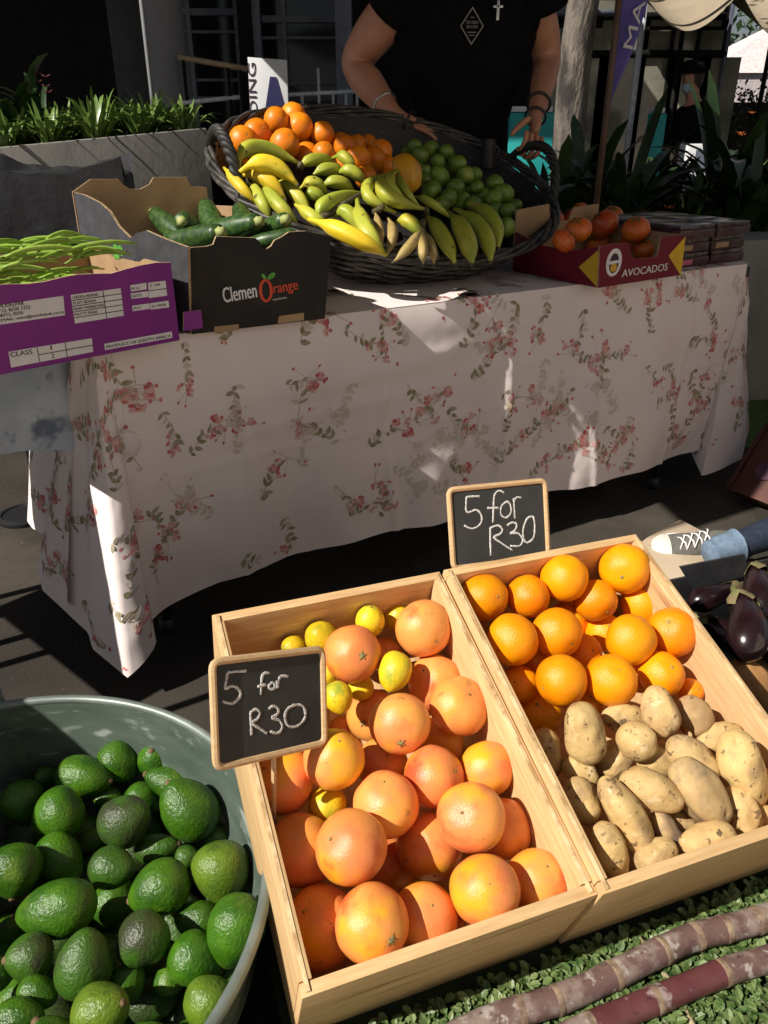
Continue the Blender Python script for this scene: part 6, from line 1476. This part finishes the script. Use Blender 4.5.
for x in (270, 287, 302, 318, 333, 346, 357):
    t_ = 68 if x == 318 else 94; p = atF(x, t_, 7.9); mb = MB(); mb.tube([(p.x, 7.9, 0), p], .013, 6); mb.build('post', M['rail_white'], e)
e = empty('handrail', atF(210, 120, 7.0)); e.location.z = 0; bpy.context.view_layer.update(); tag(e, 'tan sloping handrail crossing before the dark windows', 'railing')
bar('top_rail', (178, 57), (247, 69), .022, 'tan_paint', e, 7.2); bar('lower_rail', (181, 103), (240, 97), .018, 'rail_white', e, 7.2)
for x, t_ in ((183, 58), (228, 66), (240, 68)):
    p = atF(x, t_, 7.2); mb = MB(); mb.tube([(p.x, 7.2, 0), p], .014, 6); mb.build('post', M['frame_dark'], e)

e = empty('shop_building', (2, FB + .6, 0)); tag(e, 'building with large reflecting windows in dark frames beyond the tree', 'building')
FC = 9.4; p, q = atF(345, 60, FC), atF(728, 60, FC)
mb = MB(); mb.box((pr_.x + .01, FC + .05, 0), (q.x, FC + 5, 3.29)); mb.build('wall', M['frame_dark'], e, smooth=False)
for x0, x1, y0, y1 in ((546, 600, 28, 58), (546, 600, 57, 175), (604, 632, 20, 175), (640, 722, 30, 51), (642, 668, 57, 175), (671, 694, 57, 175), (697, 722, 57, 175), (640, 722, 0, 26), (546, 632, 0, 13)):
    a_, b_ = atF(x0, y0, FC), atF(x1, y1, FC); mb = MB(); mb.box((a_.x, FC + .02, max(.1, b_.z)), (b_.x, FC + .045, a_.z)); w_ = mb.build('window', M['reflection_glass'], e, smooth=False)
for y in (16, 54): bar('lintel', (540, y), (726, y), .035, 'frame_dark', e, FC)
bar('fascia', (545, 13), (632, 13), .03, 'frame_blue', e, FC - .06)
for x in (669.5, 695.5, 724): 
    p = atF(x, 60, FC); mb = MB(); mb.box((p.x - .014, FC - .03, 0), (p.x + .014, FC + .018, 2.4)); mb.build('mullion', M['frame_dark' if x != 724 else 'frame_blue'], e, smooth=False)
p = atF(638, 60, 8.4); mb = MB(); mb.tube([(p.x, 8.4, 0), (p.x, 8.4, 2.4)], .03, 10); o = mb.build('drainpipe', M['rail_white']); tag(o, 'thin white post standing in front of the reflecting windows', 'post')

# cream tarp of a far stall
e = empty('market_tarp', (3.0, 8, 0)); tag(e, 'cream stall tarp sagging in two scallops at the top corner', 'tarp')
ta, tb2 = atF(640, 3, 7.6), atF(860, 10, 7.6)
def tarp(u, v):
    s = abs(math.sin(pi * u * 2.2 + .05)); q = ta.lerp(tb2, u); return V((q.x, 7.6 + 1.6 * v, q.z + .10 - (.42 * s * (1 - v * .4)) * (.62 + .25 * u) + .45 * v))
mb = MB(); mb.grid(tarp, 60, 14); mb.build('sheet', M['tarp'], e)
mb = MB(); mb.tube([ta + V((-.05, 0, .12)), tb2 + V((0, 0, .15))], .03, 8); mb.build('roof_bar', M['frame_dark'], e)
for p in (tb2, tb2 + V((0, 1.6, 0)), V((ta.x + .9, 9.2, 0))):
    mb = MB(); mb.tube([(p.x, p.y, 0), (p.x, p.y, tb2.z + .5)], .025, 8); mb.build('pole', M['frame_dark'], e)
# far white tent
e = empty('market_tent', (5.8, 14, 0)); tag(e, 'pale pinkish tent far off under the edge of the cream tarp', 'tent')
mb = MB(); c = atF(770, 90, 14); mb.hexa([(c.x - 1.0, 14, 0), (c.x + 2, 14, 0), (c.x + 2, 16, 0), (c.x - 1.0, 16, 0)], [(c.x - 1.0, 14, 1.85), (c.x + 2, 14, 1.85), (c.x + 2, 16, 1.85), (c.x - 1.0, 16, 1.85)]); mb.build('side_cloth', M['pink_tent'], e, smooth=False)
mb = MB(); mb.add([(c.x - 1.05, 13.95, 1.85), (c.x + 2.05, 13.95, 1.85), (c.x + 2.05, 16.05, 1.85), (c.x - 1.05, 16.05, 1.85), (c.x + .5, 15, 2.7)], [(0, 1, 4), (1, 2, 4), (2, 3, 4), (3, 0, 4)]); mb.build('roof', M['pink_tent'], e, smooth=False)
c = atF(752, 100, 6.6); c.z = .3; strap(c, 14, .95, .05, 'leaf_dark', 'crane_flower', 'spiky plant with orange flowers before the far tent', None, 99, up=1.15, flowers=('petal_orange', 6))

e = empty('hedge', (4.6, 11, 0)); tag(e, 'dark hedge below the pale far tent', 'hedge'); rh_ = random.Random(12); mb = MB()
hx0 = atF(731, 90, 11).x; hz = atF(740, 88, 11).z
for i in range(5200):
    c = V((hx0 + rh_.uniform(0, 2.4), 11 + rh_.uniform(0, .7), rh_.uniform(.02, hz) + rh_.gauss(0, .06))); s = rh_.uniform(.03, .06); q = Quaternion((rh_.gauss(0, 1), rh_.gauss(0, 1), rh_.gauss(0, 1), rh_.gauss(0, 1))).normalized(); mb.poly([c + q @ V(v) for v in ((0, 0, 0), (s * .6, s * .4, 0), (s * 1.3, 0, 0), (s * .6, -s * .4, 0))])
mb.build('foliage', M['leaf_dark'], e, smooth=False)
mb = MB(); mb.box((hx0 + .1, 11.25, 0), (hx0 + 2.3, 11.45, hz - .15)); mb.build('inner_branches', M['soil'], e, smooth=False)

# turquoise covered stands and the white box
for i, (x0, x1, y0, F_, lab) in enumerate(((510, 556, 112, 7.0, 'turquoise cloth covered stand seen past the seller hand'), (652, 668, 113, 7.4, 'turquoise cloth covered stand beside the capped person'))):
    p, q = atF(x0, y0, F_), atF(x1, y0, F_); e = empty('cloth_stand', (p.x, F_, 0)); tag(e, lab, 'stand'); mb = MB(); mb.box((p.x, F_, .25), (q.x, F_ + (.5 if i == 0 else .12), p.z)); mb.build('cloth', M['turquoise'], e, smooth=35, bevel=.02)
    mb = MB(); mb.box((p.x + .01, F_ - .012, p.z + .001), (q.x - .03, F_ + (.2 if i == 0 else .1), p.z + .04)); mb.build('paper_stack', M['sign_white'], e, smooth=35, bevel=.004)
    for x in (p.x + .02, q.x - .02): mb = MB(); mb.tube([(x, F_ + .06, 0), (x, F_ + .06, .26)], .02, 6); mb.build('leg', M['black_metal'], e)
p = atF(688, 150, 6.4); e = empty('white_box', (p.x, 6.4, 0)); tag(e, 'white box with a blue front on a low stand between the dark leaves', 'box'); mb = MB(); mb.box((p.x, 6.4, p.z - .2), (p.x + .20, 6.6, p.z + .04)); mb.build('box_body', M['sign_white'], e, smooth=35, bevel=.01); mb = MB(); mb.box((p.x + .03, 6.45, 0), (p.x + .17, 6.55, p.z - .201)); mb.build('stand', M['dark_concrete'], e)
mb = MB(); mb.poly([(p.x + .06, 6.398, p.z - .15), (p.x + .15, 6.398, p.z - .15), (p.x + .15, 6.398, p.z), (p.x + .06, 6.398, p.z)]); mb.build('blue_front', M['frame_blue'], e, smooth=False)

# ---- capped person walking behind the plants
hp = atF(692, 78, 7.8); X = hp.x; Y = 7.8; Hh = hp.z
e = empty('person', (X + .05, Y, 0)); tag(e, 'person in black cap and jacket with pale face mask behind the dark leaves', 'person')
P = {}; E_ = []; P['pel'] = (V((X + .10, Y, Hh - .70)), (.14, .11))
chain(P, E_, 's', [((X + .10, Y, Hh - .5), (.14, .10)), ((X + .08, Y, Hh - .28), (.16, .10)), ((X + .04, Y, Hh - .17), .045), ((X + .0, Y, Hh - .06), (.07, .08)), ((X - .01, Y, Hh + .03), (.075, .09)), ((X, Y, Hh + .10), .05)], 'pel')
sr = V((X - .06, Y - .10, Hh - .28)); er = V((X - .10, Y - .14, Hh - .52)); wr = V((X - .30, Y - .16, Hh - .46)); s2 = V((X + .22, Y + .08, Hh - .28)); e2 = V((X + .25, Y + .12, Hh - .55)); w2 = V((X - .05, Y + .1, Hh - .56))
chain(P, E_, 'r', [(sr, .06), (er, .042), (wr, .028)], 's1'); chain(P, E_, 'l', [(s2, .06), (e2, .042), (w2, .028)], 's1'); hand(P, E_, 'r2', wr, V((-1, 0, .1)), V((0, 0, 1)), .17, .4); hand(P, E_, 'l2', w2, V((-1, 0, .1)), V((0, 0, 1)), .17, .4)
zh = Hh - .74; chain(P, E_, 'u', [((X + .02, Y, zh), .09), ((X - .04, Y, zh * .55), .062), ((X + .02, Y, .09), .042), ((X - .08, Y, .04), .035)], 'pel'); chain(P, E_, 'v', [((X + .18, Y, zh), .09), ((X + .16, Y, zh * .55), .062), ((X + .26, Y, .09), .042), ((X + .16, Y, .04), .035)], 'pel')
skin('body', P, E_, M['skin'], e)
P = {}; E_ = []; P['a'] = (V((X + .10, Y, Hh - .68)), (.17, .14)); chain(P, E_, 's', [((X + .10, Y, Hh - .48), (.17, .13)), ((X + .08, Y, Hh - .28), (.18, .12)), ((X + .05, Y, Hh - .20), (.10, .08))], 'a'); chain(P, E_, 'r', [(sr, .08), (er, .065), (wr + V((.05, 0, 0)), .048)], 's1'); chain(P, E_, 'l', [(s2, .08), (e2, .065), (w2 + V((.06, 0, 0)), .048)], 's1'); skin('jacket', P, E_, M['black_cloth'], e)
P = {}; E_ = []; P['a'] = (V((X + .10, Y, Hh - .70)), (.155, .125)); chain(P, E_, 'u', [((X + .02, Y, zh - .02), .105), ((X - .04, Y, zh * .55), .08), ((X + .02, Y, .10), .07)], 'a'); chain(P, E_, 'v', [((X + .18, Y, zh - .02), .105), ((X + .16, Y, zh * .55), .08), ((X + .26, Y, .10), .07)], 'a'); skin('trousers', P, E_, M['dark_trousers'], e)
mb = MB(); mb.lathe([(.02, .14), (.07, .134), (.098, .105), (.102, .05), (.094, .03)], 22, Matrix.Translation((X, Y, Hh)), c0=True); mb.slab([V((X - .09, Y - .08, Hh + .03)), V((X - .20, Y - .05, Hh + .02)), V((X - .20, Y + .05, Hh + .02)), V((X - .09, Y + .08, Hh + .03))], (0, 0, .012)); mb.build('cap', M['black_cloth'], e, smooth=50)
mb = MB(); mb.lathe([(.02, -.035), (.045, -.015), (.050, .01), (.040, .035)], 14, Matrix.Translation((X - .035, Y - .015, Hh - .085)), c0=True); mb.build('face_mask', M['mask_blue'], e)

mb = MB(); mb.lathe([(.02, -.10), (.062, -.085), (.080, -.03), (.084, .04)], 18, Matrix.Translation((X + .022, Y + .012, Hh)), c0=True); mb.build('hair', M['hair'], e)

# unseen building added as a reflector: its sunlit wall lights the stall front
e = empty('bounce_building', (7.5, -5, 0)); tag(e, 'added pale building out of view that bounces sun onto the stall front', 'building')
mb = MB(); mb.box((6.5, -13, 0), (12, -.2, 7.0)); mb.build('wall', M['plaza_stone'], e, smooth=False)
for y_ in (-11.5, -9.0, -6.5, -4.0, -1.8):
    for z_ in (1.0, 4.2):
        mb = MB(); mb.box((6.46, y_ - .55, z_), (6.497, y_ + .55, z_ + 1.5)); w_ = mb.build('window', M['dark_glass'], e, smooth=False)
        mb = MB(); mb.box((6.40, y_ - .65, z_ - .08), (6.497, y_ + .65, z_ - .003)); mb.build('sill', M['concrete'], w_, smooth=False)
mb = MB(); mb.box((6.3, -13.2, 7.003), (12.2, 0, 7.3)); mb.build('roof', M['dark_concrete'], e, smooth=False)

# far trees closing the view beyond the tent
rt2 = random.Random(31); mb = MB()
for i in range(9000):
    x = rt2.uniform(3.5, 22); top_ = 3.2 + 1.2 * mnoise.noise(V((x * .5, 3, 0))) + .6 * mnoise.noise(V((x * 1.7, 1, 0)))
    c = V((x, 19 + rt2.uniform(0, 2.5), rt2.uniform(.05, 1) * top_)); s = rt2.uniform(.10, .22); q = Quaternion((rt2.gauss(0, 1), rt2.gauss(0, 1), rt2.gauss(0, 1), rt2.gauss(0, 1))).normalized()
    mb.poly([c + q @ V(v) for v in ((0, 0, 0), (s * .6, s * .4, 0), (s * 1.3, 0, 0), (s * .6, -s * .4, 0))])
tag(mb.build('far_trees', M['leaf_dark'], smooth=False), 'mass of dark trees far beyond the pale tent', 'trees', kind='stuff')
